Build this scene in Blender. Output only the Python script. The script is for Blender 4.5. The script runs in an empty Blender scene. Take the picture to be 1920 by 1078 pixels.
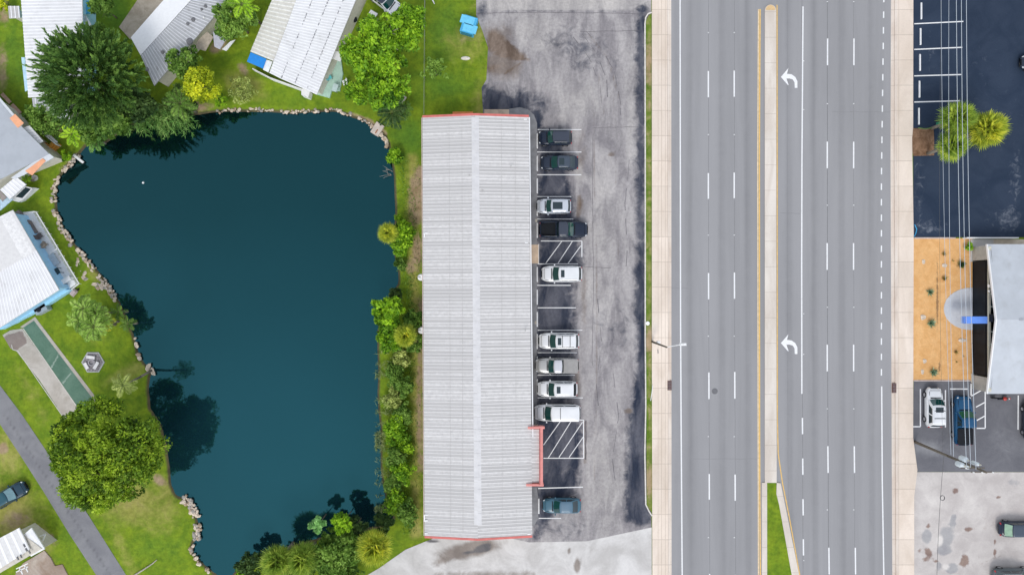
import bpy, math, random
import numpy as np
from mathutils import Vector, geometry
R = math.radians
rnd = random.Random(7); rng = np.random.default_rng(11)
# ------------------------------------------------------------------ camera, world, sun, exposure
S = 0.064; HC = 82.0
scn = bpy.context.scene; col = scn.collection
cd = bpy.data.cameras.new('camera'); cam = bpy.data.objects.new('camera', cd); col.objects.link(cam)
cam.location = (0, 0, HC); cam.rotation_euler = (0, 0, 0)
cd.sensor_width = 36; cd.lens = 36 * HC / (1920 * S); cd.clip_start = 0.5; cd.clip_end = 3000
scn.camera = cam
SUN_EL, SUN_AZ = 54, 186            # azimuth clockwise from +Y
w = bpy.data.worlds.new('World'); scn.world = w; w.use_nodes = True
nt = w.node_tree; bg = nt.nodes['Background']
sky = nt.nodes.new('ShaderNodeTexSky'); sky.sky_type = 'NISHITA'; sky.sun_disc = False
sky.sun_elevation = R(SUN_EL); sky.sun_rotation = R(SUN_AZ); sky.dust_density = 0.4; sky.air_density = 1.0; sky.ozone_density = 1.0
hs = nt.nodes.new('ShaderNodeHueSaturation'); hs.inputs['Saturation'].default_value = 0.30
nt.links.new(sky.outputs[0], hs.inputs['Color']); nt.links.new(hs.outputs[0], bg.inputs[0])
bg.inputs[1].default_value = 0.15
sd = bpy.data.lights.new('sun', 'SUN'); sd.energy = 0.85; sd.angle = R(20); sd.color = (1, 0.96, 0.9)
sun = bpy.data.objects.new('sun', sd); col.objects.link(sun)
az = R(SUN_AZ); el = R(SUN_EL)
dirv = Vector((math.sin(az) * math.cos(el), math.cos(az) * math.cos(el), math.sin(el)))
sun.rotation_euler = dirv.to_track_quat('Z', 'Y').to_euler()
scn.view_settings.view_transform = 'Standard'; scn.view_settings.look = 'None'
scn.view_settings.gamma = 1; scn.view_settings.exposure = 0.68
scn.cycles.max_bounces = 6; scn.cycles.transparent_max_bounces = 6

# ------------------------------------------------------------------ helpers
def P(px, py, h=0.0):
    k = (HC - h) / HC
    return ((px - 960) * S * k, (539 - py) * S * k, h)
ORG = {}
def tag(o, label=None, cat=None, group=None, kind=None):
    if label: o['label'] = label
    if cat: o['category'] = cat
    if group: o['group'] = group
    if kind: o['kind'] = kind
    return o
def thing(name, label, cat, loc=(0, 0, 0), group=None):
    o = bpy.data.objects.new(name, None); col.objects.link(o); o.location = loc
    o.empty_display_size = .3; ORG[o.name] = Vector(loc)
    return tag(o, label, cat, group)
def mesh_obj(name, me, parent=None, loc=None):
    o = bpy.data.objects.new(name, me); col.objects.link(o)
    if parent is not None:
        o.parent = parent; ORG[o.name] = ORG[parent.name]
    else:
        o.location = loc or (0, 0, 0); ORG[o.name] = Vector(loc or (0, 0, 0))
    return o
class MB:
    def __init__(s): s.v = []; s.f = []; s.m = []
    def add(s, vs, fs, mi=0):
        b = len(s.v); s.v += [tuple(v) for v in vs]
        for f in fs: s.f.append([b + i for i in f]); s.m.append(mi)
        return s
    def box(s, c, d, rz=0.0, mi=0, top=1.0):
        x, y, z = d[0] / 2, d[1] / 2, d[2] / 2; cr, sr = math.cos(rz), math.sin(rz); vs = []
        for sz in (-1, 1):
            t = top if sz > 0 else 1
            for sx, sy in ((-1, -1), (1, -1), (1, 1), (-1, 1)):
                a, b = sx * x * t, sy * y * t
                vs.append((c[0] + a * cr - b * sr, c[1] + a * sr + b * cr, c[2] + sz * z))
        return s.add(vs, [(3, 2, 1, 0), (4, 5, 6, 7), (0, 1, 5, 4), (1, 2, 6, 5), (2, 3, 7, 6), (3, 0, 4, 7)], mi)
    def prism(s, poly, z0, z1, mi=0):
        poly = [(p[0], p[1]) for p in poly]
        a = sum(poly[i][0] * poly[(i + 1) % len(poly)][1] - poly[(i + 1) % len(poly)][0] * poly[i][1] for i in range(len(poly)))
        if a < 0: poly = poly[::-1]
        n = len(poly)
        vs = [(x, y, z0) for x, y in poly] + [(x, y, z1) for x, y in poly]
        fs = [tuple(range(n - 1, -1, -1)), tuple(range(n, 2 * n))] + [(i, (i + 1) % n, n + (i + 1) % n, n + i) for i in range(n)]
        return s.add(vs, fs, mi)
    def slab(s, pts, t, mi=0):          # 3-D polygon with thickness t downward
        n = len(pts); vs = [tuple(p) for p in pts] + [(p[0], p[1], p[2] - t) for p in pts]
        a = sum(pts[i][0] * pts[(i + 1) % n][1] - pts[(i + 1) % n][0] * pts[i][1] for i in range(n))
        top = list(range(n)); bot = list(range(n, 2 * n))
        if a < 0: top = top[::-1]
        else: bot = bot[::-1]
        fs = [top, bot]
        for i in range(n):
            j = (i + 1) % n
            fs.append((n + i, n + j, j, i) if a > 0 else (i, j, n + j, n + i))
        return s.add(vs, fs, mi)
    def tube(s, p0, p1, r0, r1=None, n=8, mi=0, cap=True):
        r1 = r0 if r1 is None else r1
        p0 = Vector(p0); p1 = Vector(p1); d = (p1 - p0).normalized()
        u = d.orthogonal().normalized(); v = d.cross(u)
        vs = [p0 + (u * math.cos(2 * math.pi * i / n) + v * math.sin(2 * math.pi * i / n)) * r0 for i in range(n)]
        vs += [p1 + (u * math.cos(2 * math.pi * i / n) + v * math.sin(2 * math.pi * i / n)) * r1 for i in range(n)]
        fs = [(i, (i + 1) % n, n + (i + 1) % n, n + i) for i in range(n)]
        if cap: fs += [tuple(range(n - 1, -1, -1)), tuple(range(n, 2 * n))]
        return s.add(vs, fs, mi)
    def path(s, pts, r0, r1=None, n=6, mi=0):
        r1 = r0 if r1 is None else r1; k = len(pts) - 1
        for i in range(k):
            s.tube(pts[i], pts[i + 1], r0 + (r1 - r0) * i / k, r0 + (r1 - r0) * (i + 1) / k, n, mi, cap=(i in (0, k - 1)))
        return s
    def lathe(s, c, prof, n=14, mi=0):
        vs = []; fs = []
        for r, z in prof:
            for i in range(n):
                a = 2 * math.pi * i / n; vs.append((c[0] + r * math.cos(a), c[1] + r * math.sin(a), c[2] + z))
        for k in range(len(prof) - 1):
            for i in range(n):
                j = (i + 1) % n; fs.append((k * n + i, k * n + j, (k + 1) * n + j, (k + 1) * n + i))
        fs.append(tuple(range(n - 1, -1, -1))); fs.append(tuple(range((len(prof) - 1) * n, len(prof) * n)))
        return s.add(vs, fs, mi)
    def build(s, name, mats, parent=None, smooth=False, loc=None):
        us_ = sorted({i for f in s.f for i in f}); mp_ = {k: i for i, k in enumerate(us_)}
        s.v = [s.v[k] for k in us_]; s.f = [[mp_[i] for i in f] for f in s.f]
        if parent is not None: o = ORG[parent.name]
        elif loc is not None: o = Vector(loc)
        else:
            a = np.array(s.v); o = Vector((float(a[:, 0].mean()), float(a[:, 1].mean()), float(a[:, 2].min())))
        me = bpy.data.meshes.new(name)
        me.from_pydata([(v[0] - o[0], v[1] - o[1], v[2] - o[2]) for v in s.v], [], s.f)
        if not isinstance(mats, (list, tuple)): mats = [mats]
        for m in mats: me.materials.append(m)
        me.polygons.foreach_set('material_index', s.m)
        if smooth: me.polygons.foreach_set('use_smooth', [True] * len(s.f))
        me.update()
        return mesh_obj(name, me, parent, o)

# ---- materials
MATS = {}
def nodes(name):
    m = bpy.data.materials.new(name); m.use_nodes = True
    return m, m.node_tree, m.node_tree.nodes['Principled BSDF']
def N(nt, t, **kw):
    n = nt.nodes.new(t)
    for k, v in kw.items():
        if k.startswith('i_'):
            key = k[2:]; key = int(key) if key.isdigit() else key
            n.inputs[key].default_value = v
        else: setattr(n, k, v)
    return n
def math_(nt, op, a, b=None, clamp=False):
    n = nt.nodes.new('ShaderNodeMath'); n.operation = op; n.use_clamp = clamp
    for i, x in enumerate((a, b)):
        if x is None: continue
        if isinstance(x, (int, float)): n.inputs[i].default_value = x
        else: nt.links.new(x, n.inputs[i])
    return n.outputs[0]
def mix_(nt, f, a, b, mode='MIX'):
    n = nt.nodes.new('ShaderNodeMix'); n.data_type = 'RGBA'; n.blend_type = mode
    for idx, x in ((0, f), (6, a), (7, b)):
        if isinstance(x, (int, float)): n.inputs[idx].default_value = x
        elif isinstance(x, (tuple, list)): n.inputs[idx].default_value = (*x[:3], 1)
        else: nt.links.new(x, n.inputs[idx])
    return n.outputs[2]
def noise_(nt, vec, scale, detail=4, rough=.6, dist=0.0):
    n = nt.nodes.new('ShaderNodeTexNoise'); n.inputs['Scale'].default_value = scale
    n.inputs['Detail'].default_value = detail; n.inputs['Roughness'].default_value = rough; n.inputs['Distortion'].default_value = dist
    nt.links.new(vec, n.inputs['Vector']); return n.outputs['Fac']
def ramp_(nt, f, stops):
    n = nt.nodes.new('ShaderNodeValToRGB'); nt.links.new(f, n.inputs[0]); e = n.color_ramp.elements
    while len(e) < len(stops): e.new(0.5)
    for i, (p, c) in enumerate(stops): e[i].position = p; e[i].color = (*c[:3], 1) if not isinstance(c, float) else (c, c, c, 1)
    return n.outputs[0]
def mr_(nt, v, a, b, c=0.0, d=1.0):
    n = nt.nodes.new('ShaderNodeMapRange'); n.interpolation_type = 'SMOOTHSTEP'; nt.links.new(v, n.inputs[0])
    for i, x in enumerate((a, b, c, d)): n.inputs[i + 1].default_value = x
    return n.outputs[0]
def sc(c, k): return tuple(min(1, x * k) for x in c)
def mat(name, c, rough=.7, var=.12, scale=3.0, bump=0.0, metal=0.0, spec=.5, coat=0.0, dirt=None, dirt_amt=.0, dscale=.8):
    if name in MATS: return MATS[name]
    m, nt, b = nodes(name); tc = N(nt, 'ShaderNodeTexCoord').outputs['Object']
    f = noise_(nt, tc, scale)
    out = mix_(nt, mr_(nt, f, .3, .7), sc(c, 1 - var), sc(c, 1 + var))
    if dirt:
        g = noise_(nt, tc, dscale, 6, .7); out = mix_(nt, mr_(nt, g, .62 - dirt_amt * .3, .8), out, dirt)
    nt.links.new(out, b.inputs['Base Color'])
    b.inputs['Roughness'].default_value = rough; b.inputs['Metallic'].default_value = metal
    b.inputs['Specular IOR Level'].default_value = spec; b.inputs['Coat Weight'].default_value = coat; b.inputs['Coat Roughness'].default_value = .05
    if bump:
        bn = N(nt, 'ShaderNodeBump', i_Strength=bump, i_Distance=.05); nt.links.new(noise_(nt, tc, scale * 6), bn.inputs['Height']); nt.links.new(bn.outputs[0], b.inputs['Normal'])
    MATS[name] = m; return m
def ground_mat(name, c1, c2, layers=(), mid=.5, fine=6.0, rough=.9, fine_amt=.25, bump=.3, stretch=None, extra=None, big=.07, big_amt=.15):
    """layers: (attr, colA, colB, softness, noise amp, noise scale)"""
    m, nt, b = nodes(name); pos = N(nt, 'ShaderNodeNewGeometry').outputs['Position']; vec = pos
    if stretch:
        mp = N(nt, 'ShaderNodeMapping'); mp.inputs['Scale'].default_value = stretch; nt.links.new(pos, mp.inputs[0]); vec = mp.outputs[0]
    nm = noise_(nt, vec, mid, 6, .62, .6); nf = noise_(nt, pos, fine, 5, .7); nb = noise_(nt, pos, big, 3)
    out = mix_(nt, mr_(nt, nm, .3, .7), c1, c2)
    for (attr, a, c, soft, amp, nsc) in layers:
        at = N(nt, 'ShaderNodeAttribute', attribute_name=attr).outputs['Fac']
        nn = noise_(nt, pos, nsc, 6, .65, .8)
        v = math_(nt, 'ADD', at, math_(nt, 'MULTIPLY', math_(nt, 'SUBTRACT', nn, .5), amp))
        k = mr_(nt, v, .5 - soft, .5 + soft)
        out = mix_(nt, k, out, mix_(nt, mr_(nt, nm, .32, .68), a, c))
    if extra: out = extra(nt, pos, out)
    g = math_(nt, 'ADD', math_(nt, 'MULTIPLY', math_(nt, 'SUBTRACT', nf, .5), fine_amt * 2), math_(nt, 'ADD', math_(nt, 'MULTIPLY', math_(nt, 'SUBTRACT', nb, .5), big_amt * 2), 1.0))
    cc = N(nt, 'ShaderNodeCombineColor')
    for i in range(3): nt.links.new(g, cc.inputs[i])
    out = mix_(nt, 1.0, out, cc.outputs[0], 'MULTIPLY')
    nt.links.new(out, b.inputs['Base Color']); b.inputs['Roughness'].default_value = rough
    b.inputs['Specular IOR Level'].default_value = .25
    if bump:
        bn = N(nt, 'ShaderNodeBump', i_Strength=bump, i_Distance=.08); nt.links.new(nf, bn.inputs['Height']); nt.links.new(bn.outputs[0], b.inputs['Normal'])
    return m
LK = 1.8
def leaf_mat(name, dark, midc, light, trans=.25):
    m, nt, b = nodes(name)
    at = N(nt, 'ShaderNodeAttribute', attribute_name='tint').outputs['Fac']
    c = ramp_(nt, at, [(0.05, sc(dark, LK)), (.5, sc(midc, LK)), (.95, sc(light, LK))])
    nt.links.new(c, b.inputs['Base Color']); b.inputs['Roughness'].default_value = .6; b.inputs['Specular IOR Level'].default_value = .3
    tr = N(nt, 'ShaderNodeBsdfTranslucent'); nt.links.new(c, tr.inputs[0])
    ms = N(nt, 'ShaderNodeMixShader', i_0=trans); nt.links.new(b.outputs[0], ms.inputs[1]); nt.links.new(tr.outputs[0], ms.inputs[2])
    nt.links.new(ms.outputs[0], nt.nodes['Material Output'].inputs[0]); return m
def glass_mat(name, c=(.01, .05, .05), rough=.05):
    m, nt, b = nodes(name); b.inputs['Base Color'].default_value = (*c, 1); b.inputs['Roughness'].default_value = rough
    b.inputs['IOR'].default_value = 1.6; b.inputs['Coat Weight'].default_value = .4; return m

# ---- numpy polygon tools (pixel space)
def sdf(poly, X, Y):
    poly = np.array(poly, float); n = len(poly); d = np.full(X.shape, 1e18); ins = np.zeros(X.shape, bool)
    for i in range(n):
        a = poly[i]; b = poly[(i + 1) % n]; e = b - a; wx = X - a[0]; wy = Y - a[1]
        t = np.clip((wx * e[0] + wy * e[1]) / (e @ e + 1e-12), 0, 1)
        d = np.minimum(d, (wx - t * e[0]) ** 2 + (wy - t * e[1]) ** 2)
        c = ((a[1] <= Y) & (b[1] > Y)) | ((b[1] <= Y) & (a[1] > Y))
        with np.errstate(divide='ignore', invalid='ignore'):
            xi = a[0] + (Y - a[1]) * e[0] / (e[1] if e[1] != 0 else 1e-12)
        ins ^= c & (X < xi)
    d = np.sqrt(d); return np.where(ins, -d, d)
def inpoly(poly, soft): return lambda X, Y: np.clip(.5 - sdf(poly, X, Y) / soft, 0, 1)
def blob(px, py, rx, ry, rot=0.0, k=1.0):
    def f(X, Y):
        a = R(rot); dx = X - px; dy = Y - py
        u = (dx * math.cos(a) + dy * math.sin(a)) / rx; v = (-dx * math.sin(a) + dy * math.cos(a)) / ry
        return k * np.clip(1.25 - .75 * np.sqrt(u * u + v * v), 0, 1)
    return f
def seg(pts, wd, k=1.0):
    def f(X, Y):
        d = np.full(X.shape, 1e18)
        for a, b in zip(pts[:-1], pts[1:]):
            a = np.array(a, float); b = np.array(b, float); e = b - a
            t = np.clip(((X - a[0]) * e[0] + (Y - a[1]) * e[1]) / (e @ e), 0, 1)
            d = np.minimum(d, np.hypot(X - a[0] - t * e[0], Y - a[1] - t * e[1]))
        return k * np.clip(1.0 - .5 * d / wd, 0, 1)
    return f
def setattrs(me, attrs, X, Y):
    for nme, fs in attrs.items():
        v = np.zeros(X.shape)
        for f in fs: v = np.maximum(v, f(X, Y))
        at = me.attributes.new(nme, 'FLOAT', 'POINT'); at.data.foreach_set('value', v.astype(np.float32).ravel())
def sheet(name, poly, z, m, attrs=None, step=0, parent=None, kind='structure', label=None):
    """flat sheet; poly in pixel coordinates on the ground; step>0 adds inner points (px) carrying attribute masks"""
    pts = []
    n = len(poly)
    for i in range(n):
        a = poly[i]; b = poly[(i + 1) % n]; L = math.hypot(b[0] - a[0], b[1] - a[1]); k = max(1, int(L / step)) if step else 1
        pts += [(a[0] + (b[0] - a[0]) * t / k, a[1] + (b[1] - a[1]) * t / k) for t in range(k)]
    nb = len(pts)
    if step:
        xs = np.arange(min(p[0] for p in poly), max(p[0] for p in poly), step) + step * .37
        ys = np.arange(min(p[1] for p in poly), max(p[1] for p in poly), step) + step * .41
        X, Y = np.meshgrid(xs, ys); d = sdf(poly, X, Y); k = d < -step * .4
        pts += list(zip(X[k].tolist(), Y[k].tolist()))
    vs, es, fs, *_ = geometry.delaunay_2d_cdt([Vector(p) for p in pts], [], [list(range(nb))], 1, 1e-6)
    V = [P(v[0], v[1], 0)[:2] + (z,) for v in vs]; F = []
    for f in fs:
        a, b, c = (V[i] for i in f[:3]); cr = (b[0] - a[0]) * (c[1] - a[1]) - (b[1] - a[1]) * (c[0] - a[0])
        F.append(list(f) if cr > 0 else list(f)[::-1])
    me = bpy.data.meshes.new(name); me.from_pydata(V, [], F); me.materials.append(m); me.update()
    if attrs: setattrs(me, attrs, np.array([v[0] for v in vs]), np.array([v[1] for v in vs]))
    if parent is None: o = mesh_obj(name, me, None, (0, 0, 0))
    else:
        for v in me.vertices: v.co -= ORG[parent.name]
        o = mesh_obj(name, me, parent)
    if kind and parent is None: o['kind'] = kind
    return o
def pp(poly, h=0): return [P(x, y, h) for x, y in poly]
def strip(pts, wpx, z, name, m, parent=None, mb=None):
    """painted line along pixel polyline"""
    own = mb is None; mb = mb or MB()
    for a, b in zip(pts[:-1], pts[1:]):
        d = Vector((b[0] - a[0], b[1] - a[1])).normalized(); nx, ny = -d.y * wpx / 2, d.x * wpx / 2
        q = [(a[0] + nx, a[1] + ny), (b[0] + nx, b[1] + ny), (b[0] - nx, b[1] - ny), (a[0] - nx, a[1] - ny)]
        V = [P(x, y)[:2] + (z,) for x, y in q]
        cr = (V[1][0] - V[0][0]) * (V[2][1] - V[0][1]) - (V[1][1] - V[0][1]) * (V[2][0] - V[0][0])
        mb.add(V, [(0, 1, 2, 3) if cr > 0 else (3, 2, 1, 0)])
    return mb.build(name, m, parent) if own else mb

# ---- foliage
def leafmesh(C, A, L, W, tint, name, m, parent, flat=0.0):
    """rhombus leaves: centre C, axis A, length L, width W"""
    n = len(C); A = A / (np.linalg.norm(A, axis=1, keepdims=True) + 1e-9)
    r = rng.normal(size=(n, 3)); r[:, 2] *= (1 - flat)
    B = np.cross(A, np.cross(r, A)); B -= A * (B * A).sum(1, keepdims=True); B /= (np.linalg.norm(B, axis=1, keepdims=True) + 1e-9)
    L = np.broadcast_to(L, (n,))[:, None]; W = np.broadcast_to(W, (n,))[:, None]
    V = np.empty((n, 4, 3)); V[:, 0] = C - A * L / 2; V[:, 1] = C + B * W / 2 - A * L * .08; V[:, 2] = C + A * L / 2; V[:, 3] = C - B * W / 2 - A * L * .08
    me = bpy.data.meshes.new(name)
    o = ORG[parent.name] if parent is not None else Vector(C.mean(0)); V = V - np.array(o)
    me.vertices.add(4 * n); me.vertices.foreach_set('co', V.astype(np.float32).ravel())
    me.loops.add(4 * n); me.loops.foreach_set('vertex_index', np.arange(4 * n, dtype=np.int32))
    me.polygons.add(n); me.polygons.foreach_set('loop_start', np.arange(0, 4 * n, 4, dtype=np.int32))
    me.materials.append(m); me.update(calc_edges=True)
    at = me.attributes.new('tint', 'FLOAT', 'POINT'); at.data.foreach_set('value', np.repeat(np.clip(tint, 0, 1), 4).astype(np.float32))
    return mesh_obj(name, me, parent, tuple(o))
def unit(n, zmin=-1.0):
    z = rng.uniform(zmin, 1, n); a = rng.uniform(0, 2 * np.pi, n); r = np.sqrt(1 - z * z)
    return np.stack([r * np.cos(a), r * np.sin(a), z], 1)
def trunk_mb(base, top, r, limbs=6, spread=2.0, n=8):
    mb = MB(); b = Vector(base); t = Vector(top); L = (t - b).length
    mid = b.lerp(t, .5) + Vector((rnd.uniform(-.1, .1) * L * .5, rnd.uniform(-.1, .1) * L * .5, 0))
    mb.path([b, b.lerp(mid, .5), mid, t], r, r * .45, n)
    for i in range(limbs):
        s = b.lerp(t, rnd.uniform(.35, .85)); a = 2 * math.pi * (i + rnd.random() * .6) / limbs; sp = spread * rnd.uniform(.6, 1)
        e = s + Vector((math.cos(a) * sp, math.sin(a) * sp, sp * rnd.uniform(.3, .7)))
        k = s.lerp(e, .5) + Vector((0, 0, .15 * sp)); mb.path([s, k, e], r * .4, r * .12, 5)
        for j in range(2):
            q = k + Vector((rnd.uniform(-1, 1), rnd.uniform(-1, 1), rnd.uniform(.2, .8))) * sp * .45
            mb.tube(k, q, r * .18, r * .06, 4)
    return mb
BARK = mat('bark', (.14, .11, .085), .95, .25, 4, .5); PBARK = mat('palm_bark', (.22, .19, .15), .95, .25, 6, .5)
DEADW = mat('dead_wood', (.42, .38, .33), .9, .2, 5)
def broad(px, py, rpx, top, m, label, name='broadleaf_tree', group=None, clumps=90, per=110, leaf=.32, vr=.55, lobes=.18, tb=.0, cr=.2, cat='tree', trunk=True, base=None, ex=1.0, rot=0.0, hollow=.35, zmin=-.25, tr=None):
    r0 = rpx * S; vz = r0 * vr; hc = max(top - vz, top * .45); vz = top - hc
    c = np.array(P(px, py, hc)); r = r0 * (HC - hc) / HC
    bx = base and P(*base) or (c[0], c[1], 0)
    t = thing(name, label, cat, (bx[0], bx[1], -.05), group)
    D = unit(clumps, zmin); th = np.arctan2(D[:, 1], D[:, 0]); ph = rng.uniform(0, 6.28, 3)
    lob = 1 + lobes * (np.sin(3 * th + ph[0]) * .6 + np.sin(5 * th + ph[1]) * .5 + np.sin(9 * th + ph[2]) * .3)
    rad = (1 - cr) * lob * np.where(rng.random(clumps) < hollow, rng.uniform(.35, .85, clumps), rng.uniform(.86, 1.0, clumps))
    a = R(rot); Q = D * rad[:, None] * np.array([r * ex, r, vz]); Q = np.stack([Q[:, 0] * math.cos(a) - Q[:, 1] * math.sin(a), Q[:, 0] * math.sin(a) + Q[:, 1] * math.cos(a), Q[:, 2]], 1) + c
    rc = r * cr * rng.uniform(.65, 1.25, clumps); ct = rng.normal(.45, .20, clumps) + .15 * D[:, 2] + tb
    n = clumps * per; ci = np.repeat(np.arange(clumps), per); U = unit(n, -.55)
    rr = rng.uniform(.55, 1.05, n)
    C = Q[ci] + U * (rc[ci] * rr)[:, None] * np.array([1, 1, .8])
    C[:, 2] = np.maximum(C[:, 2], .06)
    A = U * .7 + rng.normal(size=(n, 3)) * .7
    L = leaf * rng.uniform(.5, 1.6, n)
    ti = ct[ci] + rng.normal(0, .13, n) + (U[:, 2] - .3) * .22  # tint rises towards crown and clump tops: light from above painted into leaves
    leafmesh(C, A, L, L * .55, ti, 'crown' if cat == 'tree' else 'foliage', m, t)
    if trunk:
        rt = tr or max(.07, r * .05)
        trunk_mb((bx[0], bx[1], -.1), (c[0], c[1], hc + vz * .2), rt, 7, r * .6).build('trunk', BARK, t, True)
    return t
def shrub(px, py, rpx, top, m, label, name='shrub', group=None, leaf=.22, clumps=30, per=70, **k):
    k.setdefault('vr', .7); return broad(px, py, rpx, top, m, label, name, group, clumps, per, leaf, cat='shrub', cr=.3, **k)
def conifer(px, py, rpx, top, m, label, tufts=420, per=62, spike=1.0, name='pine_tree', group=None, vz=None, hc=None, leafw=.12, base=None):
    r0 = rpx * S; vz = vz or r0 * .75; hc = hc or top - vz; c = np.array(P(px, py, hc)); r = r0 * (HC - hc) / HC
    b = P(*base) if base else (c[0], c[1], 0)
    t = thing(name, label, 'tree', (b[0], b[1], -.05), group)
    D = unit(tufts, -.2); f = rng.uniform(.12, .88, tufts) ** .6
    B = c + D * np.array([r, r, vz]) * f[:, None]
    ax = D * np.array([1, 1, .8]) + rng.normal(size=(tufts, 3)) * .22 + np.array([0, 0, .25]); ax /= np.linalg.norm(ax, axis=1, keepdims=True)
    TL = r * .26 * spike * rng.uniform(.7, 1.3, tufts)
    n = tufts * per; ci = np.repeat(np.arange(tufts), per); s = rng.uniform(0, 1, n)
    rad = TL[ci] * .30 * (1 - s * .85); U = unit(n)
    C = B[ci] + ax[ci] * (s * TL[ci])[:, None] + U * (rad * rng.uniform(.2, 1, n))[:, None]
    A = ax[ci] * 1.0 + U * .55
    ct = rng.normal(.42, .15, tufts)
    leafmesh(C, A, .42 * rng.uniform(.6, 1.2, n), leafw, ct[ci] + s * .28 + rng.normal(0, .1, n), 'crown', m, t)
    trunk_mb((b[0], b[1], -.1), (c[0], c[1], hc + vz * .2), .3, 8, r * .45).build('trunk', BARK, t, True)
    return t
def fan_palm(px, py, rpx, top, m, label, name='fan_palm', group=None, leaves=60, base=None, dead=0):
    r0 = rpx * S; hc = top - r0 * .45; c = np.array(P(px, py, hc)); r = r0 * (HC - hc) / HC
    b = P(*base) if base else (c[0], c[1], 0)
    t = thing(name, label, 'palm', (b[0], b[1], -.05), group)
    C = []; A = []; L = []; T = []; W = []
    for i in range(leaves):
        f = (i + .5) / leaves; elv = R(78 - 100 * f ** .8); a = i * 2.39996 + rnd.uniform(-.2, .2)
        d = np.array([math.cos(a) * math.cos(elv), math.sin(a) * math.cos(elv), math.sin(elv)])
        pl = r * (.30 + .15 * rnd.random()); hub = c + d * pl * 1.15 - np.array([0, 0, .1 * r * f])
        side = np.cross(d, [0, 0, 1.]); side /= np.linalg.norm(side) + 1e-6; up = np.cross(side, d)
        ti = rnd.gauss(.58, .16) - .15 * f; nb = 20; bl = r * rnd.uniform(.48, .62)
        C.append(c + d * pl * .6); A.append(d); L.append(pl * 1.2); W.append(.07); T.append(ti)
        for k in range(nb):
            q = R(-115 + 230 * k / (nb - 1)); dd = d * math.cos(q) + side * math.sin(q) + up * .12 * math.cos(q) - np.array([0, 0, .28]) * (1 - .5 * math.cos(q)) * .6
            ln = bl * (1 - .28 * abs(q) / R(115)) * rnd.uniform(.9, 1.08)
            C.append(hub + dd * ln * .5); A.append(dd); L.append(ln); W.append(ln * .13); T.append(ti + rnd.gauss(0, .07))
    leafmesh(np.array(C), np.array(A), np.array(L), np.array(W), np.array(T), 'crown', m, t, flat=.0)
    MB().path([(b[0], b[1], -.1), (b[0] * .6 + c[0] * .4, b[1] * .6 + c[1] * .4, hc * .45), (c[0], c[1], hc)], .2, .15, 9).build('trunk', PBARK, t, True)
    return t
def feather_palm(px, py, rpx, top, m, label, name='feather_palm', group=None, fronds=16, base=None, heads=None, wd=.07, droop=.55, ll=.32):
    t = None; Cs = []; As = []; Ls = []; Ts = []; Ws = []; tm = MB(); rm = MB()
    for (hx, hy, hr, ht) in (heads or [(px, py, rpx, top)]):
        c = np.array(P(hx, hy, ht - hr * S * .3)); r = hr * S * (HC - ht) / HC
        b = P(*base) if base else (c[0], c[1], 0)
        if t is None: t = thing(name, label, 'palm', (b[0], b[1], -.05), group)
        bb = b if base else (c[0], c[1], 0)
        tm.path([(bb[0], bb[1], -.1), (bb[0] * .5 + c[0] * .5, bb[1] * .5 + c[1] * .5, c[2] * .42), (c[0], c[1], c[2])], .16, .10, 8)
        for i in range(fronds):
            a = i * 2.39996 + rnd.uniform(-.25, .25); f = (i + .5) / fronds; e0 = R(70 - 60 * f)
            n = 15; p = c.copy(); ang = e0; h = np.array([math.cos(a), math.sin(a), 0]); step = r * 1.12 * rnd.uniform(.85, 1.1) / n; ti = rnd.gauss(.5, .15); pts = [tuple(p)]
            sd = np.array([-math.sin(a), math.cos(a), 0])
            for k in range(n):
                d = h * math.cos(ang) + np.array([0, 0, math.sin(ang)]); p = p + d * step; ang -= droop * 2.0 / n; pts.append(tuple(p))
                if k > 1:
                    ln = ll * r * (math.sin(math.pi * min(1, (k + 1) / (n + 1))) * .8 + .25)
                    for s_ in (-1, 1):
                        dd = sd * s_ + d * .75 - np.array([0, 0, .35])
                        for o_ in (0, .5):
                            Cs.append(p - d * step * o_ + dd * ln * .42); As.append(dd); Ls.append(ln); Ws.append(wd); Ts.append(ti + rnd.gauss(0, .1))
            rm.path([pts[0], pts[4], pts[8], pts[12], pts[-1]], .03, .012, 4)
    leafmesh(np.array(Cs), np.array(As), np.array(Ls), np.array(Ws), np.array(Ts), 'crown', m, t)
    rm.build('frond_stem', mat('frond_stem', (.16, .2, .06), .7), t); tm.build('trunk', PBARK, t, True)
    return t

# ------------------------------------------------------------------ terrain with the pond basin
POND = [(236, 236), (256, 236), (278, 224), (320, 218), (360, 216), (397, 211), (430, 209), (500, 210), (545, 213), (580, 211), (625, 209), (652, 217), (680, 228), (702, 241), (720, 255), (727, 270), (729, 285), (734, 305), (737, 330), (738, 360), (740, 400), (737, 430), (735, 455), (738, 480), (745, 505), (746, 530), (737, 546), (722, 562), (714, 590), (706, 620), (706, 660), (708, 700), (706, 740), (708, 770), (712, 800), (712, 840), (712, 880), (718, 920), (725, 950), (737, 972), (715, 985), (690, 990), (650, 998), (600, 1008), (560, 1020), (520, 1030), (470, 1045), (445, 1062), (432, 1082), (415, 1085), (398, 1073), (385, 1062), (373, 1051), (361, 1036), (360, 1018), (371, 1010), (373, 988), (362, 955), (344, 936), (328, 928), (320, 911), (317, 884), (312, 840), (300, 795), (280, 765), (277, 730), (279, 708), (287, 694), (283, 690), (272, 684), (261, 671), (250, 632), (236, 596), (222, 565), (209, 544), (189, 516), (167, 489), (139, 458), (118, 428), (106, 395), (103, 375), (104, 352), (110, 332), (126, 312), (147, 289), (161, 272), (195, 270), (220, 250)]
xs = np.concatenate([[-900, -500, -300, -180, -120, -90, -75, -68], np.arange(-64, -8, .4), np.arange(-8, 66, 2.0), [75, 95, 130, 200, 320, 500, 900]])
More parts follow.
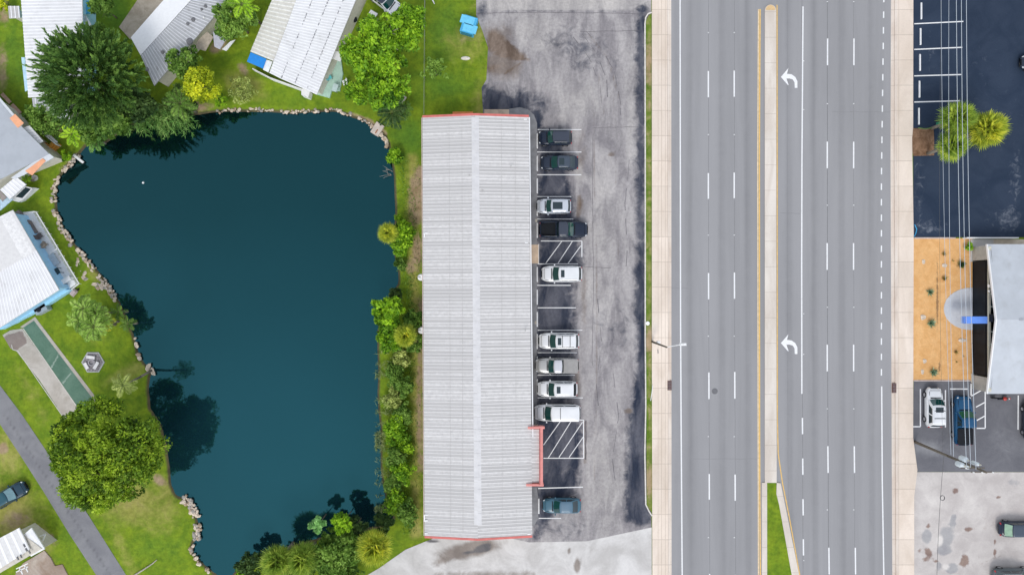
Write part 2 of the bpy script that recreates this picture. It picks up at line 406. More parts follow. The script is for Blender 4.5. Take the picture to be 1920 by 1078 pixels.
ys = np.concatenate([[-900, -500, -300, -180, -110, -70, -50, -42, -38], np.arange(-36.4, 36.5, .4), [38, 42, 50, 70, 110, 180, 300, 500, 900]])
GX, GY = np.meshgrid(xs, ys); PXg = GX / S + 960; PYg = 539 - GY / S
D = sdf(POND, PXg, PYg) * S
Z = np.interp(D, [-6, -2.5, -.6, 0, .5, 1.1], [-2.2, -1.6, -.75, -.30, -.08, 0])
Z += np.where((D > 1.2) & (GX < -11), .02 * np.sin(GX * .9) * np.cos(GY * .7), 0)
nx, ny = len(xs), len(ys); V = np.stack([GX, GY, Z], -1).reshape(-1, 3)
idx = np.arange(nx * ny).reshape(ny, nx)
Fq = np.stack([idx[:-1, :-1], idx[:-1, 1:], idx[1:, 1:], idx[1:, :-1]], -1).reshape(-1, 4)
me = bpy.data.meshes.new('ground'); me.vertices.add(len(V)); me.vertices.foreach_set('co', V.astype(np.float32).ravel())
me.loops.add(Fq.size); me.loops.foreach_set('vertex_index', Fq.astype(np.int32).ravel())
me.polygons.add(len(Fq)); me.polygons.foreach_set('loop_start', np.arange(0, Fq.size, 4, dtype=np.int32)); me.update(calc_edges=True)
me.polygons.foreach_set('use_smooth', [True] * len(Fq))
at = me.attributes.new('shore', 'FLOAT', 'POINT'); at.data.foreach_set('value', np.clip(1.0 - (D - .05) / .5, 0, 1).astype(np.float32).ravel())
setattrs(me, {
    'dirt': [blob(780, 375, 14, 55, 0, .95), blob(787, 330, 8, 20), blob(783, 470, 10, 40, 0, .8), blob(770, 500, 14, 18, 0, .7), blob(789, 590, 10, 50, 0, .6), seg([(788, 640), (786, 760), (788, 880)], 8, .72),
             blob(740, 375, 5, 30, 0, .7), seg([(650, 214), (690, 226), (722, 250)], 5, .9), seg([(400, 205), (500, 205), (620, 205)], 3, .7), blob(300, 900, 18, 10, 30, .75), blob(5, 840, 12, 12, 0, .8), blob(905, 175, 8, 20, 0, .55), blob(878, 74, 30, 14, 0, .45), blob(870, 98, 22, 8, 0, .4),
             blob(30, 975, 40, 24, 0, .55), blob(90, 1010, 20, 26, 0, .55), blob(455, 130, 16, 10, 60, .7), blob(150, 232, 30, 10, 10, .7), seg([(120, 318), (145, 292)], 9, .8), blob(5, 130, 14, 60, 0, .6), blob(360, 200, 40, 10, 0, .8), blob(410, 85, 25, 12, -40, .8), blob(160, 520, 9, 5, 40, .5), blob(100, 240, 30, 16, 30, .6), blob(8, 25, 14, 30, 0, .6), blob(195, 600, 14, 7, 40, .5), blob(290, 740, 10, 8)],
    'dry': [blob(250, 940, 90, 50, 20, .7), blob(330, 910, 60, 30, 0, .6), blob(20, 960, 60, 60, 0, .75), seg([(905, 0), (905, 80), (912, 150), (900, 210)], 12, .75), seg([(775, 300), (772, 440), (780, 560), (782, 760), (780, 1000)], 12, .72), blob(870, 80, 55, 40, 0, .5), blob(60, 740, 20, 90, -30, .4), blob(240, 700, 60, 20, -25, .5), blob(460, 160, 50, 30, 20, .6), blob(180, 515, 30, 14, 45, .6), seg([(200, 960), (250, 1078)], 14, .5), blob(15, 850, 40, 60, 0, .6), seg([(45, 960), (110, 1078)], 20, .5), blob(190, 640, 40, 20, 0, .35)],
    'lush': [blob(840, 60, 50, 80, 0, .6), blob(830, 160, 60, 40, 0, .6), blob(300, 1030, 60, 40, 0, .5), blob(110, 700, 50, 60, 0, .5), blob(25, 110, 30, 90, 0, .6), blob(770, 260, 40, 40, 0, .8), blob(60, 430, 60, 40, 0, .6), blob(215, 20, 30, 40, 0, .9), blob(560, 180, 80, 20, 0, .5), blob(150, 1000, 30, 60, -30, .6)],
}, PXg, PYg)
GRASS = ground_mat('lawn_grass', (.110, .195, .010), (.205, .290, .014), [
    ('lush', (.085, .185, .018), (.12, .235, .018), .35, .7, .25),
    ('dry', (.30, .30, .06), (.36, .33, .10), .28, .9, .5),
    ('dirt', (.30, .215, .12), (.40, .30, .19), .2, .8, .9),
    ('shore', (.07, .06, .035), (.12, .10, .05), .25, .3, 2.0)], mid=.6, fine=2.2, fine_amt=.55, bump=.7, big_amt=.3)
me.materials.append(GRASS); tag(mesh_obj('ground', me), kind='structure')
# water
m, wnt, b = nodes('pond_water'); pos = N(wnt, 'ShaderNodeNewGeometry').outputs['Position']
at = N(wnt, 'ShaderNodeAttribute', attribute_name='sheen').outputs['Fac']
nb = noise_(wnt, pos, .06, 3, .5, .5)
cw = mix_(wnt, math_(wnt, 'ADD', at, math_(wnt, 'MULTIPLY', math_(wnt, 'SUBTRACT', nb, .5), .5), True), (.0014, .0075, .0085), (.0055, .028, .038))
wnt.links.new(cw, b.inputs['Base Color']); b.inputs['Roughness'].default_value = .03; b.inputs['IOR'].default_value = 1.95
b.inputs['Specular Tint'].default_value = (.18, .78, .90, 1)
bn = N(wnt, 'ShaderNodeBump', i_Strength=.10, i_Distance=.03); wnt.links.new(noise_(wnt, pos, 2.2, 4, .6), bn.inputs['Height']); wnt.links.new(bn.outputs[0], b.inputs['Normal'])
WATER = m
sheet('pond_water', [(80, 195), (760, 195), (760, 1095), (300, 1095), (240, 800), (80, 420)], -.30, WATER, {'sheen': [blob(520, 820, 260, 260, 0, 1.0), blob(250, 560, 120, 90, 0, .6)]}, step=24)  # mask paints the pond's sky sheen as a paler base colour

# ------------------------------------------------------------------ paved surfaces
def joints(sp, x0=None, wd=.012, col_=(.28, .22, .16), slab=True, off=0.0):
    def f(nt, pos, out):
        s = N(nt, 'ShaderNodeSeparateXYZ'); nt.links.new(pos, s.inputs[0])
        yy = math_(nt, 'DIVIDE', math_(nt, 'ADD', s.outputs[1], off), sp)
        if slab:
            wn = N(nt, 'ShaderNodeTexWhiteNoise', noise_dimensions='1D'); nt.links.new(math_(nt, 'FLOOR', yy), wn.inputs['W'])
            out = mix_(nt, mr_(nt, wn.outputs[0], 0, 1, 0, .18), out, (.40, .33, .26))
        k = math_(nt, 'LESS_THAN', math_(nt, 'FRACT', yy), wd * 2)
        for x in (x0 or []):
            k = math_(nt, 'MAXIMUM', k, math_(nt, 'LESS_THAN', math_(nt, 'ABSOLUTE', math_(nt, 'SUBTRACT', s.outputs[0], x)), .028))
        return mix_(nt, math_(nt, 'MULTIPLY', k, .4), out, col_)
    return f
ROADM = ground_mat('road_asphalt', (.285, .283, .29), (.33, .327, .335), [('track', (.225, .224, .232), (.255, .253, .26), .5, .5, .6)], mid=.35, fine=9, fine_amt=.07, bump=.15, stretch=(1, .06, 1), big_amt=.06, rough=.85)
trk = lambda x: seg([(x, -60), (x + 1, 500), (x + 4, 1140)], 5, .75)
road = sheet('road', [(1257, -400), (1673, -400), (1671, 300), (1671, 700), (1675, 1500), (1258, 1500)], .02, ROADM, {'track': [trk(x) for x in (1292, 1352, 1400, 1478, 1525, 1577, 1632)] + [seg([(1269, -60), (1271, 1140)], 4, .5)]}, step=7)
LOTM = ground_mat('worn_asphalt', (.225, .21, .22), (.43, .405, .40), [
    ('pale', (.35, .33, .325), (.52, .49, .465), .4, .9, .35),
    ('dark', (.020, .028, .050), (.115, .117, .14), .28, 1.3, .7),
    ('stain', (.17, .14, .125), (.25, .21, .185), .25, .7, .5),
    ('brown', (.115, .082, .062), (.26, .20, .16), .32, 1.1, 1.2)], mid=.6, fine=3, fine_amt=.42, bump=.2, stretch=(1, .32, 1), big_amt=.2)
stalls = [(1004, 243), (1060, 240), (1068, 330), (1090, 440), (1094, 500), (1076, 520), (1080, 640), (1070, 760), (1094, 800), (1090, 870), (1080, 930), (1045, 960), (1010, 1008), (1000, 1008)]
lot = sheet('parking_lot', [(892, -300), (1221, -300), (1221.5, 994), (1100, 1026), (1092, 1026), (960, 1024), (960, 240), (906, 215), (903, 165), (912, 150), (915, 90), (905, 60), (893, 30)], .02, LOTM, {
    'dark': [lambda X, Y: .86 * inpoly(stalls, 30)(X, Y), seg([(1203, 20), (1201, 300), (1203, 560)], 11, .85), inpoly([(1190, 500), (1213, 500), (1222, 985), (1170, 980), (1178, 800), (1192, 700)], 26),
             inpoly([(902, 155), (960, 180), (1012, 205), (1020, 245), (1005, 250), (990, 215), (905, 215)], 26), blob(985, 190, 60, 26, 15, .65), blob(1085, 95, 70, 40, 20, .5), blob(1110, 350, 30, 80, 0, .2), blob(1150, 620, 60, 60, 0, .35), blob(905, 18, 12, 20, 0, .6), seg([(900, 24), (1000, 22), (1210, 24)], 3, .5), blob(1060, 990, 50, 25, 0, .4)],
    'pale': [inpoly([(880, -300), (1225, -300), (1225, 20), (900, 20)], 12), blob(1000, 60, 60, 40, 30, .6), blob(1090, 190, 40, 60, 60, .55), blob(1130, 420, 35, 120, 0, .5), blob(1120, 560, 40, 60, 0, .5), blob(1140, 900, 40, 110, 0, .55), blob(1060, 250, 30, 10, 0, .5), blob(1085, 330, 12, 30, 0, .5), blob(1185, 180, 12, 150, 0, .5)],
    'stain': [blob(940, 122, 42, 26, 10, .85), blob(935, 70, 40, 30, 30, .6), blob(1090, 290, 16, 60, 0, .5), blob(1095, 560, 9, 90, 0, .5), seg([(1080, 690), (1085, 740)], 8, .6), seg([(1086, 370), (1084, 405)], 4, .9), seg([(1092, 375), (1094, 400)], 3, .7), blob(1050, 300, 5, 5), blob(1146, 290, 7, 4, 0, .9), seg([(1112, 180), (1120, 600), (1115, 900)], 2.5, .55), seg([(1150, 180), (1160, 500)], 2, .45), seg([(1100, 60), (1140, 110), (1165, 200)], 2.5, .55), seg([(1085, 80), (1120, 130), (1135, 230)], 2, .5), blob(1178, 770, 8, 5), seg([(1098, 790), (1098, 868)], 2.2, 1.0)],
    'brown': [inpoly([(912, 55), (935, 62), (965, 88), (992, 112), (960, 112), (925, 100), (912, 92)], 16), blob(925, 128, 22, 9, -10, .62), seg([(925, 100), (960, 110), (992, 113)], 3.0, .9), blob(950, 95, 22, 6, 30, .7), seg([(945, 140), (975, 120)], 2, .8), blob(1087, 385, 4, 12, 0, .7)]}, step=4.5)
CONC = ground_mat('pale_concrete', (.50, .48, .46), (.70, .68, .66), [
    ('stain', (.20, .17, .15), (.33, .29, .26), .22, .7, .6), ('dark', (.10, .10, .11), (.18, .17, .17), .2, .5, .6)], mid=.3, fine=4, fine_amt=.12, bump=.15, big_amt=.12)
sheet('concrete_apron', [(1222, 988), (1100, 1014), (992, 1016), (960, 1009), (811, 1009), (760, 1030), (710, 1065), (650, 1100), (560, 1500), (1222, 1500)], .024, CONC, {
    'stain': [blob(880, 1030, 60, 16, -12, .95), blob(840, 1045, 40, 10, -25, .7), blob(1100, 1040, 120, 30, 0, .28), seg([(1000, 1076), (820, 1078)], 10, .6), blob(1068, 1032, 3, 6, 0, .9), blob(1082, 1060, 6, 14)],
    'dark': [blob(905, 1027, 17, 7, -20, 1.0), blob(913, 1028, 6, 6, 0, 1.0), blob(880, 1035, 18, 4, -10, .8), blob(812, 1013, 16, 4, 0, .8)]}, step=5)
SIDEW = lambda nme, xs_: ground_mat(nme, (.70, .59, .49), (.84, .73, .63), [('rust', (.48, .33, .22), (.56, .42, .30), .35, .8, .5)], mid=.35, fine=5, fine_amt=.1, bump=.12, stretch=(1, .35, 1), big_amt=.12, extra=joints(3.02, xs_))
def raised(name, poly, h, m, parent=None, kind='structure', attrs=None, label=None):
    mb = MB().prism(pp(poly), -.1, h); o = mb.build(name, m, parent, loc=(0, 0, 0))
    if parent is None and kind: o['kind'] = kind
    return o
sw = SIDEW('beige_concrete_left', [(1233.5 - 960) * S, (1240 - 960) * S, (1247 - 960) * S])
raised('sidewalk', [(1222, -400), (1249, -400), (1252, 500), (1253, 1500), (1224, 1500), (1222, 700)], .13, sw)
KERB = ground_mat('kerb_concrete', (.62, .52, .44), (.76, .68, .60), [], mid=.5, fine=5, fine_amt=.12, bump=.1, stretch=(1, .3, 1), extra=joints(3.02, None, .01, slab=False))
for nme, poly, h in (('kerb', [(1249.3, -400), (1253, -400), (1256, 1500), (1253.3, 1500), (1252.3, 500)], .15), ('gutter', [(1253.2, -400), (1258.3, -400), (1259.3, 1500), (1256.2, 1500)], .028)): raised(nme, poly, h, KERB)
raised('sidewalk', [(1682, -400), (1712, -400), (1711, 240), (1709, 260), (1712, 440), (1711, 820), (1719, 880), (1713, 930), (1713, 1500), (1686, 1500), (1683, 800), (1681, 300)], .13, SIDEW('beige_concrete_right', [(1684 - 960) * S]))
raised('kerb', [(1677.5, -400), (1681.8, -400), (1680.8, 300), (1682.8, 800), (1685.8, 1500), (1681, 1500), (1678, 800), (1676, 300)], .15, KERB)
raised('gutter', [(1671.5, -400), (1677.3, -400), (1675.8, 300), (1677.8, 800), (1680.8, 1500), (1675, 1500), (1671.5, 800), (1669.5, 300)], .028, KERB)
VERGE = ground_mat('verge_grass', (.09, .165, .012), (.18, .25, .03), [('dirt', (.34, .24, .13), (.42, .31, .19), .3, 1.0, .9)], mid=.9, fine=5, fine_amt=.3, bump=.4)
sheet('grass_verge', [(1211, 40), (1216, 30), (1221.5, 27), (1221.5, 700), (1223.5, 962), (1218, 955), (1212, 945), (1211, 500)], .10, VERGE, {'dirt': [seg([(1216, 30), (1217, 960)], 6, .47), blob(1216, 120, 8, 50, 0, .8), blob(1216, 200, 5, 20, 0, .6), blob(1218, 640, 8, 25, 0, .95), blob(1217, 900, 8, 40, 0, .75), blob(1216, 310, 5, 20, 0, .5), blob(1217, 770, 5, 30, 0, .4)]}, step=5)
kb = MB()
kpts = [(1221.5, 24.5), (1215, 27), (1210.5, 34), (1209, 46), (1209.5, 300), (1209.5, 640), (1210.5, 760), (1208.8, 850), (1210.5, 945), (1217, 958), (1222, 966)]
for a, c in zip(kpts[:-1], kpts[1:]):
    d = Vector((c[0] - a[0], c[1] - a[1])); nrm = Vector((-d.y, d.x)).normalized() * 1.1
    kb.prism(pp([(a[0] + nrm.x, a[1] + nrm.y), (c[0] + nrm.x, c[1] + nrm.y), (c[0] - nrm.x, c[1] - nrm.y), (a[0] - nrm.x, a[1] - nrm.y)]), 0, .14)
tag(kb.build('verge_kerb', mat('white_kerb', (.72, .68, .62), .85, .15, 3), loc=(0, 0, 0)), kind='structure')
# median
MEDC = ground_mat('median_concrete', (.60, .53, .46), (.74, .68, .61), [], mid=.4, fine=5, fine_amt=.08, bump=.1, stretch=(1, .3, 1), extra=joints(3.05, None, .009, slab=False, off=.6))
top = [(1444 - 10.5 * math.cos(a), 21 - 11 * math.sin(a)) for a in [math.pi * i / 10 for i in range(11)]]
raised('median', [(1433.5, 904)] + [(1433.5, 500)] + top + [(1454.5, 500), (1455.5, 904)], .14, MEDC)
MB().prism(pp([(1444 - 9.3 * math.cos(a), 20.5 - 9.6 * math.sin(a)) for a in [math.pi * i / 10 for i in range(11)]]), .14, .144).build('median_paint', mat('tan_paint', (.66, .46, .24), .8), loc=(0, 0, 0))['kind'] = 'structure'
raised('median_kerb', [(1428, 904), (1437.5, 904), (1438, 1500), (1428.5, 1500)], .14, MEDC)
raised('median_kerb', [(1455.7, 904.2), (1463, 905), (1472, 950), (1498, 1078), (1560, 1500), (1545, 1500), (1484, 1078), (1460, 945), (1455, 925)], .142, MEDC)
sheet('median_grass', [(1437.5, 904.4), (1455.2, 904.4), (1455, 925), (1460, 945), (1484, 1078), (1545, 1500), (1438, 1500)], .11, GRASS)
SEAM = mat('road_seam', (.215, .212, .22), .9, .1, 2); DSEAM = mat('dark_road_seam', (.15, .15, .155), .9, .15, 2)
for xq, m_, wq in ((1328.5, SEAM, .8), (1377, SEAM, .8), (1551.2, DSEAM, .8), (1600.4, SEAM, .6), (1503.4, SEAM, 1.0), (1476, SEAM, .5)):
    ps = [(xq + rnd.uniform(-.25, .25) + max(0, (y_ - 500)) * .004, y_) for y_ in range(-60, 1150, 25)]; strip(ps, wq, .0225, 'road_seam', m_, road)
for a_ in ((1257.5, 540, 1290, 541), (1560, 210, 1670, 212), (1300, 860, 1420, 858), (1462, 400, 1500, 401)):
    strip([(a_[0] + (a_[2] - a_[0]) * k / 8, a_[1] + rnd.uniform(-.8, .8)) for k in range(9)], .5, .0228, 'road_crack', SEAM, road)
# painted markings, children of the road
WP = mat('white_road_paint', (.82, .82, .82), .6, .05, 4, dirt=(.55, .55, .56), dirt_amt=.3, dscale=2.0); YP = mat('yellow_road_paint', (.80, .50, .13), .6, .12, 3); YP2 = mat('pale_yellow_road_paint', (.78, .60, .36), .7, .15, 3)
Zm = .026
strip([(1274.5, -400), (1275.5, 300), (1276, 600), (1277, 800), (1279, 1078), (1282, 1500)], 2.3, Zm, 'edge_line', WP, road)
strip([(1505.5, 13), (1503.5, 300), (1503, 500), (1503.3, 738)], 2.4, Zm, 'turn_lane_line', WP, road)
strip([(1653, 724), (1654, 900), (1657, 1078), (1662, 1500)], 2.3, Zm, 'edge_line', WP, road)
strip([(1425, 18), (1423.6, 300), (1424, 780), (1424.4, 905), (1425.5, 1078), (1428, 1500)], 2.2, Zm, 'yellow_line', YP, road)
strip([(1422, 18), (1420.6, 300), (1421.3, 780), (1422, 1078)], 2.0, Zm, 'yellow_line', YP2, road)
strip([(1456.8, 10), (1457, 300), (1457.3, 780), (1459, 850), (1467, 905), (1479, 965), (1499.5, 1078), (1560, 1400)], 1.8, Zm, 'yellow_line', YP, road)
def dash(x0, y0, x1, y1, wp=2.5, nm='lane_dash'): strip([(x0, y0), (x1, y1)], wp, Zm, nm, WP, road)
for x, a in ((1328, [(134, 183), (325, 373), (512, 561), (698, 748), (888, 936), (1075, 1124)]), (1376.5, [(133, 182), (324, 372), (511, 560), (697, 747), (889, 938), (1077, 1126)])):
    for y0, y1 in a: dash(x + max(0, (y0 - 400)) * .0035, y0, x + max(0, (y1 - 400)) * .0035, y1)
for x, in ((1551.5,), (1601,)):
    for y0 in (-117, 73, 266, 456, 646, 836, 1026):
        f = lambda y: x + ((y - 500) / 500) ** 2 * 1.2 - .8 + (max(0, y - 700) * .006)
        dash(f(y0), y0, f(y0 + 50), y0 + 50)
for y0 in (783, 859, 935, 1010): dash(1504.3 + (y0 - 783) * .008, y0, 1504.6 + (y0 - 783) * .008, y0 + 30.5)
y = -7.0
while y < 700:
    x = 1657 - 4.5 * min(1, y / 330) if y > 0 else 1657
    dash(x, y, x - .15, y + 12.2, 2.4, 'dotted_line_dash'); y += 29.3 - max(0, (y - 200)) * .0012
for cy in (147.0, 645.0):
    o = (1480, cy)
    pts = [(-16, -2), (-2, -18.5), (-4.5, -8), (4, -7), (11, -2), (15, 6), (15, 18.5), (10, 18.5), (9.5, 8), (6, 2.5), (0, .8), (-5.5, 1), (-1.5, 13), (-3, 13)]
    sheet('turn_arrow', [(o[0] + a, o[1] + c) for a, c in pts], Zm, WP, parent=road)
RP = mat('reflector_plastic', (.75, .75, .75), .4)
for x in (1328, 1376.5):
    for y in (62, 253, 441, 630, 818, 1007): MB().prism(pp([(x - 1.0, y - .8), (x + 1.0, y - .8), (x + 1.0, y + .8), (x - 1.0, y + .8)]), .02, .045).build('road_reflector', RP, road)
for x in (1551, 1600.5):
    for y in (4, 195, 385, 576, 766, 955): MB().prism(pp([(x - 1.0, y - .8), (x + 1.0, y - .8), (x + 1.0, y + .8), (x - 1.0, y + .8)]), .02, .045).build('road_reflector', RP, road)
for y in (115, 206, 588, 664, 1050): MB().prism(pp([(1506, y - .8), (1507.6, y - .8), (1507.6, y + .8), (1506, y + .8)]), .02, .045).build('road_reflector', RP, road)
IRON = mat('cast_iron', (.15, .15, .16), .6, .2, 8, .3); RUST = mat('rusty_iron', (.13, .055, .045), .8, .25, 6, .3)
c = P(1340, 733); mh = MB().lathe((c[0], c[1], .02), [(.36, 0), (.36, .012), (.30, .014), (.28, .008), (.1, .010)], 20).build('manhole_cover', IRON)
tag(mh, 'round dark iron manhole cover between the lane dashes of the left carriageway', 'manhole cover')
for x, y, lb in ((1254.8, 722, 'brown iron kerb drain beside the lamp post side of the road'), (1675.5, 727, 'brown iron kerb drain in the right kerb beside the parked white SUV')):
    g = thing('storm_drain', lb, 'drain', P(x, y, .1), 'kerb inlets along the road')
    c = P(x, y); MB().box((c[0], c[1], .12), (.48, 1.15, .09)).build('frame', RUST, g)
    gm = MB()
    for k in range(6): gm.box((c[0], c[1] - .45 + .18 * k, .172), (.4, .07, .012))
    gm.build('grate', IRON, g)
# left side lane of the home park
LANE = ground_mat('lane_asphalt', (.20, .20, .215), (.26, .26, .27), [('crack', (.13, .13, .14), (.17, .17, .18), .4, .6, .8)], mid=.4, fine=7, fine_amt=.12, bump=.2, big_amt=.12)
sheet('lane', [(-80, 560), (0, 722), (42, 778), (83, 839), (125, 905), (167, 967), (237, 1078), (330, 1220), (270, 1220), (181, 1078), (130, 1000), (83, 923), (44, 862), (0, 795), (-120, 600)], .02, LANE, {'crack': [seg([(8, 775), (110, 930), (215, 1090)], 2.2, .75), seg([(30, 770), (130, 930)], 1.5, .5)]}, step=6)

# ------------------------------------------------------------------ right hand lots
SEAL = ground_mat('sealed_asphalt', (.018, .032, .060), (.030, .046, .078), [('worn', (.16, .18, .22), (.24, .26, .30), .2, .9, 1.4)], mid=.3, fine=6, fine_amt=.18, bump=.15, big_amt=.2)
sheet('parking_lot', [(1712, -400), (2500, -400), (2500, 445), (1712, 445), (1712, 292), (1750, 292), (1750, 241), (1712, 241)], .02, SEAL, {'worn': [blob(1850, 200, 120, 250, 0, .22), seg([(1845, 0), (1850, 440)], 5, .3), seg([(1885, 0), (1880, 440)], 5, .28), blob(1905, 330, 14, 90, 0, .40), blob(1722, 360, 14, 90, 0, .40), blob(1740, 425, 40, 20, 0, .42), blob(1890, 410, 40, 30, 0, .42), blob(1745, 100, 10, 120, 0, .3)]}, step=9)
SLOT = ground_mat('grey_asphalt', (.13, .13, .145), (.17, .17, .185), [('worn', (.24, .24, .25), (.30, .30, .31), .3, .8, .8)], mid=.4, fine=6, fine_amt=.15, bump=.2, big_amt=.15)
sheet('parking_lot', [(1713, 714), (2500, 714), (2500, 885), (1719, 884), (1711, 822)], .02, SLOT, {'worn': [blob(1740, 840, 40, 20, 0, .6), blob(1880, 830, 50, 40, 0, .35)]}, step=10)
CLOT = ground_mat('old_concrete', (.48, .44, .42), (.60, .56, .53), [
    ('patch', (.33, .32, .33), (.40, .39, .39), .15, .7, .8), ('stain', (.22, .15, .13), (.32, .24, .20), .18, .8, 1.1), ('pale', (.62, .58, .55), (.70, .66, .62), .3, .7, .6)], mid=.45, fine=5, fine_amt=.14, bump=.2, big_amt=.12)
sheet('concrete_lot', [(1719, 884.5), (2500, 885.5), (2500, 1500), (1713, 1500), (1713, 930)], .024, CLOT, {
    'patch': [blob(1737, 1005, 9, 14), blob(1775, 1005, 16, 22, 0, .8), blob(1788, 970, 5, 7), blob(1786, 981, 7, 6), blob(1770, 1030, 14, 10), blob(1785, 1065, 12, 10), blob(1760, 1060, 6, 10, 0, .8), blob(1900, 905, 20, 10, 0, .5)],
    'stain': [blob(1791, 920, 6, 6, 0, .9), blob(1740, 985, 5, 5, 0, .8), blob(1740, 1035, 7, 10, -30, .9), blob(1735, 1048, 8, 4, 0, .8), blob(1809, 1050, 8, 12, 0, .9), blob(1816, 992, 8, 5, 0, .8), blob(1872, 932, 5, 3, 0, .8), blob(1866, 1015, 3, 6, 0, .9), blob(1866, 1035, 3, 8, 0, .9), blob(1723, 1032, 3, 6, 0, .8), blob(1806, 1058, 9, 3, 0, .9), blob(1850, 980, 30, 20, 20, .35), blob(1753, 1050, 8, 3, 20, .9), seg([(1830, 1060), (1880, 1040)], 2, .6), seg([(1838, 1000), (1836, 1050)], 2, .6)],
    'pale': [blob(1762, 1012, 6, 10), blob(1773, 1062, 7, 6), blob(1740, 940, 30, 20, 0, .5), blob(1820, 950, 40, 30, 0, .5)]}, step=5)
SANDM = ground_mat('orange_sand', (.70, .375, .14), (.80, .475, .21), [('leaf', (.30, .17, .08), (.4, .24, .12), .15, 1.0, 4.0)], mid=1.2, fine=6, fine_amt=.22, bump=.5, big_amt=.1)
sheet('sand_bed', [(1711.5, 447), (1823, 447), (1823, 713), (1712, 713)], .05, SANDM, {'leaf': [blob(1765, 580, 60, 150, 0, .2), blob(1800, 600, 20, 120, 0, .3), blob(1757, 700, 30, 6, 0, .35), seg([(1755.5, 455), (1757, 580), (1760, 680), (1763, 708)], 1.2, .8)]}, step=4)
arc = [(1820 - 51 * math.cos(a), 579 - 39.5 * math.sin(a)) for a in [-math.pi / 2 + math.pi * i / 24 for i in range(25)]]
raised('entrance_pad', arc + [(1836, 539.5), (1836, 618.5)], .09, ground_mat('grey_pad_concrete', (.50, .51, .54), (.62, .63, .66), [], mid=.6, fine=5, fine_amt=.15, bump=.2))
raised('walkway', [(1819, 449), (1862, 449), (1862, 491), (1819, 491)], .085, CONC)
raised('walkway', [(1820.2, 700), (1856, 700), (1856, 717), (1820.2, 717)], .085, mat('beige_concrete', (.62, .54, .43), .85, .1, 2))
MULCH = ground_mat('brown_mulch', (.16, .085, .045), (.30, .18, .11), [], mid=1.6, fine=9, fine_amt=.4, bump=1.0)
sheet('mulch_bed', [(1708, 241), (1750, 241), (1751, 262), (1751, 292), (1712, 293), (1709, 281), (1706, 268)], .06, MULCH)
def line(pts, wp, z=.032, parent=None, nm='parking_line'):
    o = strip(pts, wp, z, nm, WP, parent); return o
LOTW = [o for o in bpy.data.objects if o.name.startswith('parking_lot')]
lotE, lotS = bpy.data.objects['parking_lot.001'], bpy.data.objects['parking_lot.002']
for y0, y1, x1 in ((45.5, 41, 1806), (93.5, 89.5, 1804), (143, 140.5, 1802), (192, 189.5, 1800)): line([(1714, y0), (x1, y1)], 2.0, .028, lotE)
WSM = mat('white_painted_concrete', (.80, .80, .80), .7, .06, 4)
def wheel_stop(px, py, L, rz, label, group):
    c = P(px, py); mb = MB(); d = Vector((math.cos(rz), math.sin(rz))); n = Vector((-d.y, d.x)); h = L / 2
    prof = [(-.09, .02), (-.065, .13), (.065, .13), (.09, .02)]; vs = []
    for s_ in (-h, -h + .06, h - .06, h):
        k = .6 if abs(s_) == h else 1
        vs += [(c[0] + d.x * s_ + n.x * a, c[1] + d.y * s_ + n.y * a, .02 + (z - .02) * k) for a, z in prof]
    fs = [(i * 4 + j, i * 4 + j + 1, i * 4 + j + 5, i * 4 + j + 4) for i in range(3) for j in range(3)] + [(3, 2, 1, 0), (12, 13, 14, 15)]
    fs += [(i * 4 + 3, i * 4, i * 4 + 4, i * 4 + 7) for i in range(3)]
    o = mb.add(vs, fs).build('wheel_stop', WSM); tag(o, label, 'wheel stop', group); return o
for i, (x, y0) in enumerate(((1727, 6), (1725.5, 54), (1724.5, 102.5), (1723.5, 152.5), (1722.5, 203))):
    wheel_stop(x, y0 + 15.5, 2.0, R(90), ['white wheel stop in the topmost bay of the dark lot', 'white wheel stop between first and second bay lines of the dark lot', 'white wheel stop between second and third bay lines of the dark lot', 'white wheel stop between third and fourth bay lines of the dark lot', 'white wheel stop just above the brown mulch bed'][i], 'wheel stops in the dark lot')
for pts in ([(1725.5, 729), (1725.5, 799.5), (1711, 799.5)], [(1772.5, 731), (1772.5, 801)], [(1781, 729), (1814, 729)], [(1820.5, 719), (1820.5, 741)], [(1847, 719), (1847, 802.5), (1831, 802.5)], [(1821, 742), (1846, 728)], [(1829.5, 763), (1846, 754)], [(1831, 788), (1846, 779.5)], [(1909, 741), (1908.5, 805)]): line(pts, 2.2, .028, lotS)

# ------------------------------------------------------------------ left lot markings and wheel stops
for y, x0, x1 in ((243.5, 1008, 1090), (285.5, 1007, 1090), (328, 1007, 1090), (369, 1007, 1071), (411, 1007, 1075), (452, 1014, 1091), (495, 1008, 1084), (535, 1007, 1070), (577, 1008, 1080), (619, 1008, 1092), (661, 1008, 1082), (703, 1008, 1078), (745.5, 1008, 1093), (858.5, 1019, 1095), (971, 1010, 1052)): line([(x0, y), (x1, y)], 1.6, .028, lot)
line([(1009, 915), (1093, 912.5)], 2.0, .028, lot); line([(1040, 788), (1094, 787)], 1.6, .028, lot)
line([(1091, 452), (1091, 482)], 1.8, .0285, lot); line([(1094, 787), (1094.5, 858)], 1.8, .0285, lot); line([(1009.8, 458), (1009.8, 495)], 1.6, .0285, lot)
for a in (((1053, 453), (1023, 494)), ((1073, 453), (1046, 494)), ((1089, 461), (1065, 494)), ((1051, 789), (1019, 834)), ((1071, 789), (1028, 858)), ((1092, 791), (1048, 857)), ((1094, 818), (1067, 857))): line(list(a), 1.4, .029, lot)
